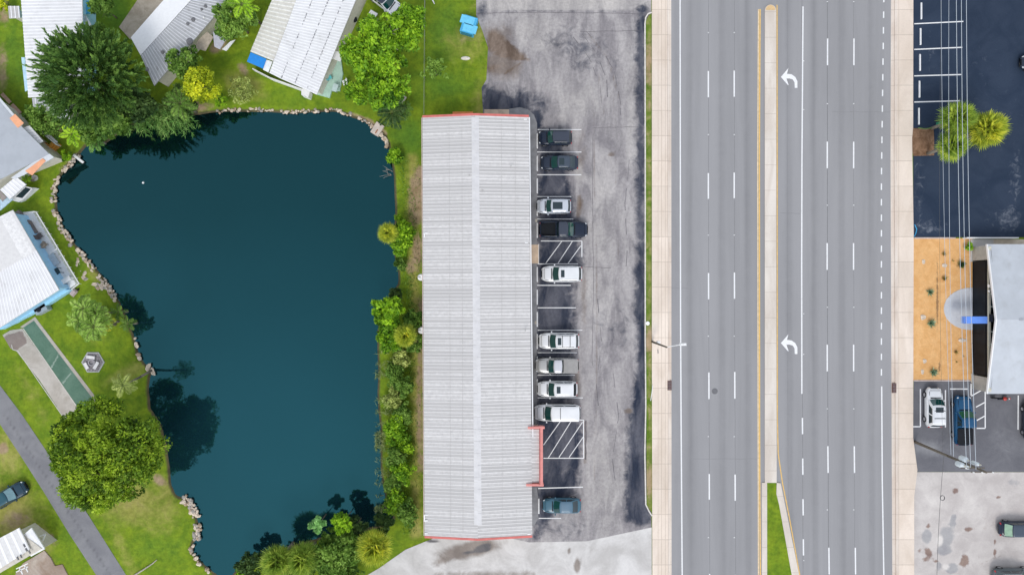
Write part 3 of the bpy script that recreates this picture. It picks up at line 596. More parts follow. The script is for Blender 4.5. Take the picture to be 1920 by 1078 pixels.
ST = [(265, 'topmost white wheel stop, at the nose of the black SUV'), (307, 'white wheel stop at the nose of the charcoal sedan'), (349, 'white wheel stop in the empty bay below the charcoal sedan'), (391, 'white wheel stop under the nose of the pale hatchback'), (432, 'white wheel stop behind the black pickup'), (514.5, 'white wheel stop before the white SUV below the upper hatched bay'), (557, 'white wheel stop in the upper of two empty bays at mid lot'), (598.5, 'white wheel stop in the lower of two empty bays at mid lot'), (640, 'white wheel stop before the white SUV with roof rails'), (682, 'white wheel stop under the nose of the silver pickup'), (724.5, 'white wheel stop under the nose of the white SUV above the van'), (948, 'white wheel stop before the blue grey sedan')]
for y, lb in ST: wheel_stop(1007.2 if y < 900 else 1010.2, y, 1.82, R(90), lb, 'wheel stops along the shopfront')

TYM = mat('tyre_mark', (.17, .16, .17), .9, .3, 2); CRK = mat('asphalt_crack', (.12, .11, .12), .9, .3, 2)
for pts in ([(1100, 60), (1128, 92), (1152, 135), (1163, 190), (1164, 230)], [(1092, 64), (1118, 100), (1138, 150), (1140, 215)], [(1075, 70), (1105, 110), (1125, 160), (1132, 230)], [(1180, 300), (1172, 380), (1176, 470), (1170, 560)], [(1120, 560), (1128, 640), (1118, 720), (1126, 800)], [(1150, 700), (1160, 780), (1148, 860), (1158, 940)]):
    ps = []
    for a, b_ in zip(pts[:-1], pts[1:]):
        for k in range(6): f = k / 6; ps.append((a[0] + (b_[0] - a[0]) * f + rnd.uniform(-.4, .4), a[1] + (b_[1] - a[1]) * f))
    for q in range(0, len(ps) - 3, 4): strip(ps[q:q + rnd.choice((3, 4))], rnd.uniform(.8, 1.6), .0255, 'tyre_mark', TYM, lot)
for pts in ([(1112, 250), (1111, 400), (1113, 520), (1110, 700)], [(1098, 788), (1098.5, 868)], [(1088, 60), (1210, 58)], [(1113, 240), (1205, 238)], [(1095, 500), (1150, 503)], [(893, 26), (1000, 24), (1120, 25), (1210, 27)]):
    ps = []
    for a, b_ in zip(pts[:-1], pts[1:]):
        for k in range(12): f = k / 12; ps.append((a[0] + (b_[0] - a[0]) * f + rnd.uniform(-.7, .7), a[1] + (b_[1] - a[1]) * f + rnd.uniform(-.5, .5)))
    strip(ps, .7 if pts[0][0] != 1098 else 2.2, .0262, 'crack', CRK, lot)

# ------------------------------------------------------------------ long building
PLAIN = mat('walkway_concrete', (.24, .24, .25), .85, .15, 1.2, .1)
raised('walkway', [(955, 205), (975, 202), (990, 206), (1001, 216), (1007, 232), (1006.5, 800), (960, 800), (960, 912), (1006, 912), (1009, 930), (1009, 972), (1001, 985), (960, 985), (940, 230)], .12, PLAIN)
raised('doorstep', [(908, 206), (954.5, 206), (954.5, 240), (908, 240)], .13, mat('tan_concrete', (.50, .40, .31), .85, .15, 1.5))
raised('access_ramp', [(980, 459), (1009.5, 459), (1009.5, 494), (980, 494)], .135, mat('peach_concrete', (.66, .50, .36), .85, .12, 1.5))
def rowmat(name, c, amt, dirt):
    m, nt, b = nodes(name); pos = N(nt, 'ShaderNodeNewGeometry').outputs['Position']; s_ = N(nt, 'ShaderNodeSeparateXYZ'); nt.links.new(pos, s_.inputs[0])
    wn = N(nt, 'ShaderNodeTexWhiteNoise', noise_dimensions='1D'); nt.links.new(math_(nt, 'FLOOR', math_(nt, 'DIVIDE', s_.outputs[1], .4)), wn.inputs['W'])
    lo = N(nt, 'ShaderNodeTexNoise', noise_dimensions='1D', i_Scale=1.1, i_Detail=3); nt.links.new(s_.outputs[1], lo.inputs['W'])
    v = math_(nt, 'ADD', math_(nt, 'MULTIPLY', wn.outputs[0], .5), math_(nt, 'MULTIPLY', lo.outputs[0], .8))
    out = mix_(nt, mr_(nt, v, .3, 1.0), sc(c, 1 - amt), sc(c, 1 + amt))
    out = mix_(nt, mr_(nt, noise_(nt, pos, .35, 6, .7), .55, .85), out, dirt)
    out = mix_(nt, mr_(nt, noise_(nt, pos, 2.5, 4, .6), .3, .8), out, sc(c, .9))
    nt.links.new(out, b.inputs['Base Color']); b.inputs['Roughness'].default_value = .55; b.inputs['Specular IOR Level'].default_value = .3; return m
ROOFT = rowmat('roof_sheet_grey', (.55, .535, .525), .15, (.48, .465, .45)); ROOFR = rowmat('roof_rib_white', (.68, .665, .655), .09, (.62, .605, .59))
ROOFT2 = mat('white_roof_sheet', (.74, .74, .75), .5, .05, .8, dirt=(.52, .51, .5), dirt_amt=.35, dscale=.6); ROOFR2 = mat('white_roof_rib', (.88, .88, .89), .45, .04, .8)
ROOFT3 = mat('weathered_roof_sheet', (.44, .45, .47), .6, .12, 1.2, dirt=(.22, .22, .22), dirt_amt=.5, dscale=1.2); ROOFR3 = mat('weathered_roof_rib', (.62, .63, .66), .5, .1, 1.0)
REDT = mat('red_trim', (.62, .16, .14), .6, .12, 1.5); WTRIM = mat('white_trim', (.82, .82, .82), .5, .04, 2)
def ribbed(name, A, B, C, D, parent, mats, pitch=.39, rise=.03, duty=(.60, .68, .92), t=.1):
    """ribs run A->D / B->C, repeat along A->B (3-D corners)"""
    A, B, C, D = map(Vector, (A, B, C, D)); L = max((B - A).length, (C - D).length); n = max(2, int(L / pitch)); mb = MB(); us = []
    for i in range(n):
        for f, z in ((0, 0), (duty[0], 0), (duty[1], rise), (duty[2], rise)): us.append(((i + f) / n, z))
    us.append((1.0, 0)); k = len(us)
    vs = [A.lerp(B, u) + Vector((0, 0, z)) for u, z in us] + [D.lerp(C, u) + Vector((0, 0, z)) for u, z in us]
    up = (B - A).cross(D - A).z > 0
    for i in range(k - 1):
        f = (i, i + 1, k + i + 1, k + i); mb.f.append(list(f if up else f[::-1])); mb.m.append(1 if i % 4 in (1, 2) else 0)
    mb.v = [tuple(v) for v in vs]
    q = [A, B, C, D]
    mb.slab([(p.x, p.y, p.z - .004) for p in q], t, 0)
    return mb.build(name, mats, parent)
he, hr = 4.1, 5.0
W0, W1, E0, E1 = P(792, 221, he), P(796, 1004, he), P(991.5, 220, he), P(998, 1003, he)
R0 = (*[(a + b_) / 2 for a, b_ in zip(W0[:2], E0[:2])], hr); R1 = (*[(a + b_) / 2 for a, b_ in zip(W1[:2], E1[:2])], hr)
bl = thing('commercial_building', 'long low commercial building with a grey white ribbed metal roof beside the pond', 'building', (-4, -4, 0))
wl = mat('cream_stucco', (.60, .52, .44), .85, .1, 1.5, .1)
MB().prism([(W0[0] + .25, W0[1] - .3), (E0[0] - 1.1, E0[1] - .3), (E1[0] - 1.3, E1[1] + .3), (W1[0] + .25, W1[1] + .3)], 0, he - .12).build('wall', wl, bl)
rw = ribbed('roof', R0, R1, W1, W0, bl, [ROOFT, ROOFR]); ribbed('roof', R1, R0, E0, E1, bl, [ROOFT, ROOFR])
v0, v1 = Vector(R0), Vector(R1); cap = MB()
nseg = 34
for i in range(nseg):
    a = v0.lerp(v1, i / nseg * .965 + .004); c = v0.lerp(v1, (i + .985) / nseg * .965 + .004); dz = .03 + .004 * (i % 2)
    cap.slab([(a.x - .42, a.y, hr - .065 + dz), (a.x, a.y, hr + dz), (c.x, c.y, hr + dz), (c.x - .42, c.y, hr - .065 + dz)], .03); cap.slab([(a.x, a.y, hr + dz), (a.x + .42, a.y, hr - .065 + dz), (c.x + .42, c.y, hr - .065 + dz), (c.x, c.y, hr + dz)], .03)
cap.build('ridge_cap', mat('ridge_cap_white', (.64, .63, .635), .4, .07, 1.2), bl)
ft = MB()
def beam(mb, a, b_, wd, dp, zo=0.0, mi=0):
    a = Vector(a); b_ = Vector(b_); d = (b_ - a); n = Vector((-d.y, d.x, 0)).normalized() * wd / 2
    mb.slab([a + n + Vector((0, 0, zo)), b_ + n + Vector((0, 0, zo)), b_ - n + Vector((0, 0, zo)), a - n + Vector((0, 0, zo))], dp, mi); return mb
for (a, b_, s_) in ((W0, R0, 1), (R0, E0, 1), (W1, R1, -1), (R1, E1, -1)):
    ft = MB(); beam(ft, (a[0], a[1] + s_ * .12, a[2]), (b_[0], b_[1] + s_ * .12, b_[2]), .24, .35, .05).build('fascia', REDT, bl)

g = MB(); beam(g, (W0[0] - .08, W0[1], he), (W1[0] - .08, W1[1], he), .07, .14, .0); g.build('gutter', mat('pink_trim', (.60, .46, .43), .6), bl)
g = MB(); beam(g, (E0[0] + .07, E0[1], he), (E1[0] + .07, -17.0, he), .12, .14, .0); g.build('gutter', WTRIM, bl)
# annex with red parapet
ax0, ax1 = P(1011, 0, he)[0], P(1018, 0, 4.4)[0]; ay0, ay1 = P(0, 803, he)[1], P(0, 906, he)[1]; xe = E1[0] - .1
ribbed('porch_roof', (xe, ay1 + .1, he - .03), (xe, ay0 - .1, he - .03), (ax0, ay0 - .1, he - .10), (ax0, ay1 + .1, he - .10), bl, [ROOFT, ROOFR])
MB().prism([(xe - .3, ay0 - .3), (ax0, ay0 - .3), (ax0, ay1 + .3), (xe - .3, ay1 + .3)], 0, he - .25).build('porch_wall', wl, bl)
pr = MB(); pr.box(((ax0 + ax1) / 2, (ay0 + ay1) / 2, 4.0), (ax1 - ax0, ay0 - ay1 + .5, .8)); pr.box((xe + .55, ay0 + .12, 4.0), (ax0 - xe + 1.0, .22, .78)); pr.box((xe + .4, ay1 - .12, 4.0), (ax0 - xe + 1.1, .22, .78))
pr.build('parapet', mat('coral_parapet', (.72, .27, .24), .65, .1, 1.5), bl)
pc = MB(); pc.box(((ax0 + ax1) / 2 - .16, (ay0 + ay1) / 2, 4.43), (.1, ay0 - ay1 + .1, .05)); pc.build('parapet_coping', mat('dark_red_coping', (.36, .10, .09), .6), bl)
for px0, px1 in ((842, 845), (866, 868), (940, 942), (966, 968)):
    h_ = 4.52 if px0 in (842, 940) else 4.78; h_ = hr - .9 * abs(px0 - 893) / 101 + .045
    mb = MB(); beam(mb, P(px0, 224, h_), P(px1, 1000, h_), .035, .01); mb.build('panel_seam', mat('seam_grey', (.48, .47, .46), .6), bl)
gd = glass_mat('shop_glass', (.02, .03, .035))
for i in range(9):
    y = 17 - i * 4.0
    if y < -15: break
    x = E0[0] - 1.1 + (17 - y) * .004
    d = MB().box((x + .03, y, 1.15), (.06, .95, 2.1)).build('door', mat('door_paint', (.35, .36, .38), .5), bl); MB().box((x + .08, y, 1.3), (.03, .6, 1.3)).build('pane', gd, d)
    f = MB().box((x + .03, y - 1.9, 1.5), (.05, 1.7, 1.5)).build('window', WTRIM, bl); MB().box((x + .07, y - 1.9, 1.5), (.03, 1.5, 1.3)).build('pane', gd, f)
vp = mat('white_pvc', (.9, .9, .9), .4, .03)
for px, py, n_ in ((799, 437, 2), (799, 965, 3), (985, 224, 1), (987, 455, 1), (799, 1000, 1), (992, 1001, 1)):
    c = P(px, py, 4.25); q = MB().box((c[0], c[1], 4.22), (.35, .1, .06))
    if n_ > 1: q.box((c[0] - .2, c[1] - (.35 if n_ == 3 else .25), 4.22), (.1, .5 + .3 * (n_ == 3), .06))
    if n_ > 2: q.box((c[0], c[1] - .65, 4.22), (.35, .1, .06))
    q.build('roof_bracket', vp, bl)
for px, py in ((880, 329), (905, 358), (985, 620), (958, 312)):
    c = P(px, py, 4.8); MB().lathe((c[0], c[1], 4.3), [(.05, 0), (.05, .6), (.09, .62), (.09, .68)], 8).build('vent_pipe', mat('grey_pipe', (.45, .44, .42), .6), bl)
c = P(868, 214); aw = MB().prism(pp([(849, 211), (887, 211), (887, 224), (849, 224)]), 0, .3)
tag(aw.build('painted_step', mat('orange_painted_wood', (.72, .24, .07), .6, .12, 2)), 'orange painted step against the upper end wall of the long building', 'step')
def dish(px, py, lb):
    c = P(px, py, 2.6); t = thing('satellite_dish', lb, 'satellite dish', (c[0] + .3, c[1], 2.2), 'satellite dishes on the pond side wall')
    mb = MB().lathe((c[0], c[1], 2.6), [(.02, -.05), (.2, -.02), (.38, .08), (.40, .10), (.2, .03), (.01, 0)], 18); mb.build('reflector', vp, t, True)
    MB().path([(c[0] + .5, c[1], 2.4), (c[0], c[1] + .05, 2.55), (c[0] - .35, c[1], 2.9)], .025, n=5).build('arm', IRON, t)
dish(789.5, 520, 'white dish on the pond side wall beside the bare dirt patch'); dish(790.5, 619, 'white dish on the pond side wall beside the yellow crowned palm')
for px, py, lb in ((1003, 412, 'dark wall lamp on the shopfront above the black pickup'), (1002, 603, 'dark wall lamp on the shopfront at the two empty bays')):
    c = P(px, py, 3.4); t = thing('wall_lamp', lb, 'lamp', (c[0] - .3, c[1], 3.2), 'wall lamps along the shopfront')
    MB().box((c[0] - .2, c[1], 3.4), (.8, .07, .07)).build('arm', IRON, t); MB().box((c[0] + .15, c[1] - .1, 3.38), (.22, .35, .14)).build('housing', mat('lamp_housing', (.3, .27, .22), .6), t)

# ------------------------------------------------------------------ vehicles
TYRE = mat('tyre_rubber', (.02, .02, .022), .9); RIM = mat('wheel_rim', (.45, .45, .47), .3, .05, 3, metal=.8); BLK = mat('black_plastic', (.010, .012, .016), .6, spec=.2)
GLS = glass_mat('car_glass_teal', (.006, .055, .05)); GLD = glass_mat('car_glass_dark', (.012, .03, .038)); HL = mat('headlight_lens', (.75, .78, .8), .15, .05); TL = mat('tail_light_lens', (.45, .02, .03), .2, .05)
def paint(name, c, rough=.3, metal=.15):
    d = max(c) < .3
    return mat(name, c, rough, .03, .6, metal=0 if d else metal, coat=.15 if d else .4, spec=.35 if d else .5)
def vehicle(kind, L, W, H, pt, label, px, py, rot, glass=GLS, extras=(), group='vehicles parked in the lots', name='parked_car', cat='car', roofmat=None, rear_glass=None):
    hb = {'sedan': .92, 'suv': 1.06, 'pickup': 1.12, 'van': 1.02}[kind]
    hood = {'sedan': .78, 'suv': .93, 'pickup': 1.02, 'van': .92}[kind]
    # x of cowl, windscreen top, roof rear, rear glass base (fractions of half length)
    fr = {'sedan': (.48, .12, -.52, -.86), 'suv': (.50, .17, -.80, -.95), 'pickup': (.44, .16, -.22, -.30), 'van': (.58, .28, -.92, -.975)}[kind]
    h = L / 2; c = P(px, py, .8); t = thing(name, label, cat, (0, 0, 0), group)
    us = [-1, -.985, -.95, -.88, -.75, -.5, -.2, .1, .4, .6, .75, .87, .94, .98, 1]
    zr = {'sedan': hb - .03, 'suv': hb, 'pickup': hb - .02, 'van': hb}[kind]
    mb = MB(); rows = []
    for u in us:
        a = abs(u); cor = 8.5 if u < 0 else 6.5
        wv = W / 2 * max(0, (1 - (a ** cor) * (.38 if u < 0 else .40)))
        zt = np.interp(u, [-1, -.93, -.85, fr[3], fr[0], .8, .93, 1], [zr - .28, zr - .06, zr, zr, hb + .0, hood + .02, hood - .06, hood - .32])
        zb = .24 + .1 * a ** 8
        row = [(-.86, zb), (-.98, zb + .1), (-1, zt * .62), (-.985, zt * .84), (-.93, zt * .95), (-.80, zt), (-.42, zt + .02), (0, zt + .028)]
        row += [(-y, z) for y, z in row[-2::-1]]; rows.append([(u * h, y * wv, z) for y, z in row])
    k = len(rows[0]); bedx = (-.93 * h, fr[3] * h - .06) if kind == 'pickup' else None
    vs = [v for r_ in rows for v in r_]; fs = []
    for i in range(len(rows) - 1):
        for j in range(k - 1):
            if kind == 'pickup' and 5 <= j <= 8 and us[i + 1] <= -.2 + .01: continue
            fs.append((i * k + j, i * k + j + 1, (i + 1) * k + j + 1, (i + 1) * k + j))
        fs.append((i * k + k - 1, i * k, (i + 1) * k, (i + 1) * k + k - 1))
    fs.append(tuple(range(k - 1, -1, -1))); fs.append(tuple((len(rows) - 1) * k + j for j in range(k)))
    fs = [f[::-1] for f in fs]
    mb.add(vs, fs)
    # cabin rings
    xf, rf, rr_, xr = (f * h for f in fr); wb, wr = W / 2 * .90, W / 2 * (.77 if kind == 'sedan' else .82 if kind != 'van' else .87)
    def ring(tt):
        s_ = tt ** .85; x1 = xf + (rf - xf) * s_; x0 = xr + (rr_ - xr) * s_; wd = wb + (wr - wb) * (tt ** 1.3); z = hb + (H - .05 - hb) * (tt if tt < 1 else 1)
        bow = .16 * (1 - .3 * tt); pts = []
        for y in (-.9, -.6, -.2, .2, .6, .9): pts.append((x1 - bow * y * y, y * wd, z))
        pts.append((x1 - bow - .10, wd, z))
        for f in (.12, .47, .53, .9): pts.append((x1 - bow - .1 + (x0 + .12 - x1 + bow + .1) * f, wd, z))
        pts.append((x0 + .10, wd, z))
        for y in (.88, .5, 0, -.5, -.88): pts.append((x0 + .06 * y * y, y * wd, z))
        pts.append((x0 + .10, -wd, z))
        for f in (.9, .53, .47, .12): pts.append((x1 - bow - .1 + (x0 + .12 - x1 + bow + .1) * f, -wd, z))
        pts.append((x1 - bow - .10, -wd, z)); return pts
    lv = [0, .07, .35, .65, .90, 1.0]; rg = [ring(a) for a in lv]; n = len(rg[0])
    cx = (rf + rr_) / 2
    for sc_, dz in ((.93, .035), (.6, .055), (.25, .06)): rg.append([(cx + (x - cx) * sc_, y * sc_, H - .05 + dz) for x, y, z in rg[5]])
    gl = {'windscreen': [], 'rear_window': [], 'side_window': [], 'side_window2': []}; rf_ = []
    allv = [v for r_ in rg for v in r_]
    for i in range(len(rg) - 1):
        for j in range(n):
            f = (i * n + j, i * n + (j + 1) % n, (i + 1) * n + (j + 1) % n, (i + 1) * n + j)
            if 1 <= i <= 3:
                if j <= 4: gl['windscreen'].append(f); continue
                if 12 <= j <= 15: gl['rear_window'].append(f); continue
                if j in (7, 9): gl['side_window'].append(f); continue
                if j in (18, 20): gl['side_window2'].append(f); continue
            (rf_ if i >= 5 else mb.f).append(f) if i >= 5 else mb_add(mb, allv, f)
    rf_.append(tuple((len(rg) - 1) * n + j for j in range(n)))
    body = mb.build('body', pt, t, True)
    MB().add(allv, rf_).build('roof', roofmat or pt, t, True)
    for nm, fsx in gl.items():
        gm = (rear_glass or GLD) if nm == 'rear_window' else (GLD if nm.startswith('side') else glass)
        MB().add(allv, fsx).build('side_window' if nm.startswith('side') else nm, gm, t, True)
    for sx in (.62, -.60):
        for sy in (-1, 1):
            yy = sy * (W / 2 - .10); r_ = .33 if kind == 'sedan' else .37
            wv = MB().tube((sx * h, yy - .115, r_), (sx * h, yy + .115, r_), r_, r_, 18).build('wheel', TYRE, t)
            MB().tube((sx * h, yy + sy * .10, r_), (sx * h, yy + sy * .125, r_), r_ * .62, r_ * .55, 14).build('rim', RIM, wv)
    for sy in (-1, 1):
        MB().box((xf - .32, sy * (W / 2 + .09), hb + .02), (.16, .20, .14), 0, top=.8).build('mirror', pt, t)
        MB().box((h * .90, sy * W * .325, hood - .13), (.20, .24, .10), -sy * .6, top=.85).build('headlight', HL, t)
        MB().box((-h * .955, sy * W / 2 * .74, zr - .17), (.09, .22, .15), sy * .35, top=.8).build('tail_light', TL, t)
    MB().box((h * .985, 0, hood - .26), (.10, W * .42, .2)).build('grille', BLK, t)
    MB().tube((xf + .03, -.5, hb + .06), (xf - .04, .12, hb + .09), .014, n=4).tube((xf + .03, .05, hb + .06), (xf - .06, .62, hb + .08), .014, n=4).build('wiper', BLK, t)
    MB().box((h * .86, 0, hood + .012), (.03, W * .62, .03)).build('hood_seam', BLK, t)
    for sy in (-1, 1): MB().box(((h * .86 + xf) / 2 + .05, sy * W * .375, (hood + hb) / 2 + .0), (h * .86 - xf - .3, .025, .05)).build('hood_seam', BLK, t)
    MB().box((xf + .02, 0, hb + .012), (.10, W * .66, .05)).build('cowl', BLK, t)
    for e in extras:
        if e[0] == 'sunroof': MB().box((rf - e[1], 0, H + .008), (e[2], e[3], .02)).build('sunroof', GLD, t)
        if e[0] == 'rails':
            for sy in (-1, 1): MB().path([(rf - .15, sy * wr * .86, H), (rf - .3, sy * wr * .86, H + .06), (rr_ + .35, sy * wr * .86, H + .06), (rr_ + .2, sy * wr * .86, H)], .025, n=5).build('roof_rail', e[1], t)
        if e[0] == 'crossbar':
            for x in e[1]: MB().box((x, 0, H + .05), (.05, wr * 1.7, .04)).build('crossbar', BLK, t)
        if e[0] == 'bed':
            x0, x1 = bedx; zt = hb + .03; yw = W / 2 * .93; fl = MB().box(((x0 + x1) / 2, 0, .68), (x1 - x0 - .1, yw * 2 - .16, .06)).build('bed_floor', e[1], t)
            wm = MB(); wm.box(((x0 + x1) / 2, yw - .05, .86), (x1 - x0, .1, .40)); wm.box(((x0 + x1) / 2, -yw + .05, .86), (x1 - x0, .1, .40)); wm.box((x0 - .03, 0, .84), (.08, yw * 2 - .22, .44)); wm.box((x1 + .02, 0, .86), (.08, yw * 2 - .22, .4)); wm.build('bed_side', pt, t)
            wm = MB(); 
            for q in range(5): wm.box(((x0 + x1) / 2, -.6 + .3 * q, .72), (x1 - x0 - .2, .06, .02))
            wm.build('bed_rib', BLK if not e[2] else e[1], t)
            if e[2]: MB().box(((x0 + x1) / 2, 0, zt + .03), (x1 - x0 + .06, yw * 2 - .08, .05)).build('bed_cover', e[2], t)
        if e[0] == 'tailglass': MB().box((-h * .96, 0, hb + .25), (.03, W * .6, .4)).build('tail_window', GLD, t)
        if e[0] == 'hoodpatch': MB().box((h * .74, 0, hood + .05), (.5, W * .5, .02)).build('hood_panel', e[1], t)
        if e[0] == 'spoiler': MB().box((rr_ - .05, 0, H - .05), (.22, wr * 1.7, .04)).build('spoiler', BLK, t)
    t.location = (c[0], c[1], .02); t.rotation_euler = (0, 0, R(rot)); return t
def mb_add(mb, allv, f):
    if not hasattr(mb, 'off'): mb.off = len(mb.v); mb.v += [tuple(v) for v in allv]
    mb.f.append([mb.off + i for i in f]); mb.m.append(0)
WHT = paint('white_car_paint', (.80, .81, .82)); BKP = paint('black_car_paint', (.012, .020, .040), .22); CHR = paint('charcoal_car_paint', (.022, .032, .055), .25)
SLV = paint('silver_car_paint', (.48, .48, .47), .3, .4); BLG = paint('blue_grey_car_paint', (.06, .15, .21), .25, .3); LTB = paint('pale_silver_car_paint', (.62, .66, .72), .25, .3); DBL = paint('deep_blue_car_paint', (.010, .075, .17), .25, .3)
GREYR = paint('grey_sky_sheen_roof', (.06, .08, .11), .25); BKH = paint('dark_blue_roof_with_sheen', (.05, .06, .085), .25)  # sky reflection put into the dark cars' roof colour; white car's roof is dark
vehicle('suv', 3.98, 1.78, 1.62, BKP, 'black boxy SUV in the topmost bay by the shopfront', 1041, 258.5, 180, extras=[('rails', BLK)], roofmat=BKH)
vehicle('sedan', 4.5, 1.78, 1.45, CHR, 'charcoal sedan in the second bay by the shopfront', 1049, 305, 180, extras=[('sunroof', .5, .6, .8)], roofmat=GREYR)
vehicle('suv', 4.1, 1.78, 1.5, LTB, 'pale silver hatchback with a long dark glass roof above the black pickup', 1038.5, 387, 180, extras=[('sunroof', .75, 1.15, .85)])
vehicle('pickup', 5.8, 2.0, 1.85, BKP, 'black pickup with an open bed backed in above the upper hatched bay', 1056.5, 430.5, 0, extras=[('bed', BLK, None)], name='pickup_truck', cat='pickup', roofmat=BKH)
vehicle('suv', 4.85, 1.95, 1.72, WHT, 'white SUV with small square sunroof just below the upper hatched bay', 1053.5, 513.5, 180, extras=[('sunroof', .45, .42, .85), ('rails', WHT)])
vehicle('suv', 4.85, 1.95, 1.75, WHT, 'white SUV with roof rails and two black crossbars below the two empty bays', 1048, 639, 180, extras=[('sunroof', .42, .42, .85), ('rails', BLK), ('crossbar', (-.35, -1.25))])
vehicle('pickup', 5.2, 1.85, 1.78, SLV, 'silver pickup with a grey bed cover between two white SUVs', 1044, 685.5, 180, extras=[('bed', SLV, mat('grey_vinyl', (.33, .32, .31), .8, .08, 3))], name='pickup_truck', cat='pickup', roofmat=paint('pale_grey_roof', (.62, .62, .66)))
vehicle('suv', 4.8, 1.92, 1.7, WHT, 'white SUV with silver rails parked directly above the white van', 1045, 729, 180, extras=[('sunroof', .5, .45, .8), ('rails', SLV), ('spoiler',)])
vehicle('van', 5.55, 2.0, 1.78, WHT, 'long white van just above the lower hatched bay', 1045, 773.5, 180, extras=[('crossbar', (-.3,)), ('tailglass',)], cat='van', name='van')
vehicle('sedan', 4.6, 1.78, 1.42, BLG, 'blue grey sedan parked alone at the lower end of the shopfront', 1053.5, 948, 180, roofmat=paint('blue_grey_roof', (.11, .19, .26)))
vehicle('suv', 4.75, 1.9, 1.8, WHT, 'white SUV with black crossbars facing the orange sand bed', 1752, 764, 90, extras=[('sunroof', .5, .6, .9), ('rails', WHT), ('crossbar', (-.2, -1.1))])
vehicle('pickup', 5.9, 2.05, 1.95, DBL, 'dark blue pickup with a black bed under the power lines beside the white SUV', 1806, 788, 90, extras=[('bed', BLK, mat('black_vinyl', (.012, .014, .018), .8, spec=.2))], name='pickup_truck', glass=glass_mat('green_glass', (.01, .10, .05)))
vehicle('sedan', 4.7, 1.85, 1.45, BKP, 'black sedan with red tail corners on the stained concrete lot', 1912, 992, 0, roofmat=GREYR, rear_glass=mat('pale_green_glass', (.28, .42, .30), .15))
vehicle('suv', 4.8, 1.9, 1.7, paint('slate_car_paint', (.11, .13, .14)), 'slate grey SUV cut by the lower right corner of the photo', 1901, 1081, 0, extras=[('rails', SLV)])
vehicle('sedan', 4.6, 1.8, 1.45, BKP, 'black car barely in view at the right edge below the gabled building', 1936, 790, 90)
vehicle('sedan', 4.6, 1.8, 1.45, CHR, 'dark car barely in view at the right edge of the dark lot', 1953, 116, 180, rear_glass=mat('pale_glass', (.5, .6, .6), .15))
vehicle('sedan', 4.7, 1.8, 1.45, paint('navy_car_paint', (.02, .055, .085)), 'navy sedan on the grass beside the narrow lane', 14, 930, 30, glass=mat('sky_glass', (.20, .34, .38), .1), roofmat=paint('teal_roof', (.02, .09, .12)))
vehicle('sedan', 4.6, 1.8, 1.45, WHT, 'white car with dark roof half hidden behind the big bright tree', 722, 2, -38, roofmat=BKH, extras=[('hoodpatch', BKH)])


# ------------------------------------------------------------------ gabled building on the right
gb = thing('gabled_building', 'glass fronted building with a pale blue grey gable roof beside the sand bed', 'building', P(1850, 600))
gx = P(1820, 0)[0]; yN, yS = P(0, 458, 2.95)[1], P(0, 738, 2.95)[1]; yM = (yN + yS) / 2; xw = gx; XE = 75.0
PBG = mat('pale_roof_membrane', (.50, .53, .57), .5, .06, .4, dirt=(.42, .44, .46), dirt_amt=.5, dscale=.5)
def rf_slab(y0, z0, y1, z1, nm):
    return MB().slab([(xw - .02, y0, z0), (XE, y0, z0), (XE, y1, z1), (xw - .02, y1, z1)], .16).build(nm, PBG, gb)
rf_slab(yN, 3.0, yM - .003, 4.5, 'roof'); rf_slab(yS, 3.0, yM + .003, 4.5, 'roof')
BEI = mat('beige_frame', (.60, .58, .48), .6, .05); DGL = mat('dark_shop_glass', (.012, .016, .022), .35, .2, .8, spec=.12)
b1, b2 = P(0, 491)[1], P(0, 700)[1]
mb = MB(); mb.box((xw + .1 + 20, (yN + b1) / 2 - .0, 1.45), (40, yN - b1 - .3, 2.85)); mb.box((xw + .1 + 20, (yS + b2) / 2, 1.45), (40, b2 - yS - .3, 2.85)); mb.build('wall', mat('grey_stucco', (.42, .40, .36), .85, .12, 1.5), gb)
mb = MB().box((xw + .25, (b1 + b2) / 2, 1.42), (.1, b1 - b2, 2.75)); st = mb.build('shop_front', DGL, gb)
mb = MB()
for i in range(12): mb.box((xw + .19, b1 + (b2 - b1) * i / 11, 1.42), (.06, .05, 2.75))
for z in (.15, 2.3): mb.box((xw + .19, (b1 + b2) / 2, z), (.055, b1 - b2, .06))
mb.build('mullion', BLK, st)
MB().box((xw + .12, (yN + yS) / 2, 2.98 + .07), (.34, yN - yS - .5, .14)).build('beam', BEI, gb)
mb = MB().add([(xw + .24, yN - .4, 3.12), (xw + .24, yS + .4, 3.12), (xw + .24, yM, 4.34)], [(0, 2, 1), (0, 1, 2)]); gg = mb.build('gable_window', glass_mat('gable_glass', (.01, .06, .09)), gb)
mb = MB()
for i in range(1, 12):
    y = yN + (yS - yN) * i / 12; z = 4.42 - abs(y - yM) * 1.5 / (yN - yM); mb.box((xw + .2, y, (3.12 + z - .1) / 2), (.05, .06, z - .1 - 3.12))
mb.build('mullion', mat('pale_mullion', (.5, .55, .55), .6), gg)
mb = MB().box((xw + .1, P(0, 596, 3.3)[1], 3.5), (.2, .9, .7)); mb.build('shade_panel', BLK, gb)  # black panel standing in for the shadow above the entrance
mb = MB().tube((xw + .08, P(0, 536, 3.2)[1], 3.25), (xw - .12, P(0, 536, 3.2)[1], 3.25), .13, .2, 10).tube((xw + .08, P(0, 536, 3.2)[1] - .5, 3.25), (xw - .1, P(0, 536, 3.2)[1] - .62, 3.25), .09, .14, 10)
mb.build('floodlight', WTRIM, gb)
for s_, (ya, za, yb, zb) in enumerate(((yN, 3.0, yM, 4.5), (yM, 4.5, yS, 3.0))):
    q = MB().slab([(xw - .16, ya, za + .03), (xw - .025, ya, za + .03), (xw - .025, yb, zb + .03), (xw - .16, yb, zb + .03)], .24); q.build('fascia', WTRIM, gb)
MB().box((xw + 8.0, yM, 4.53), (11, .22, .05)).build('ridge_cap', mat('ridge_grey', (.38, .40, .43), .5), gb)
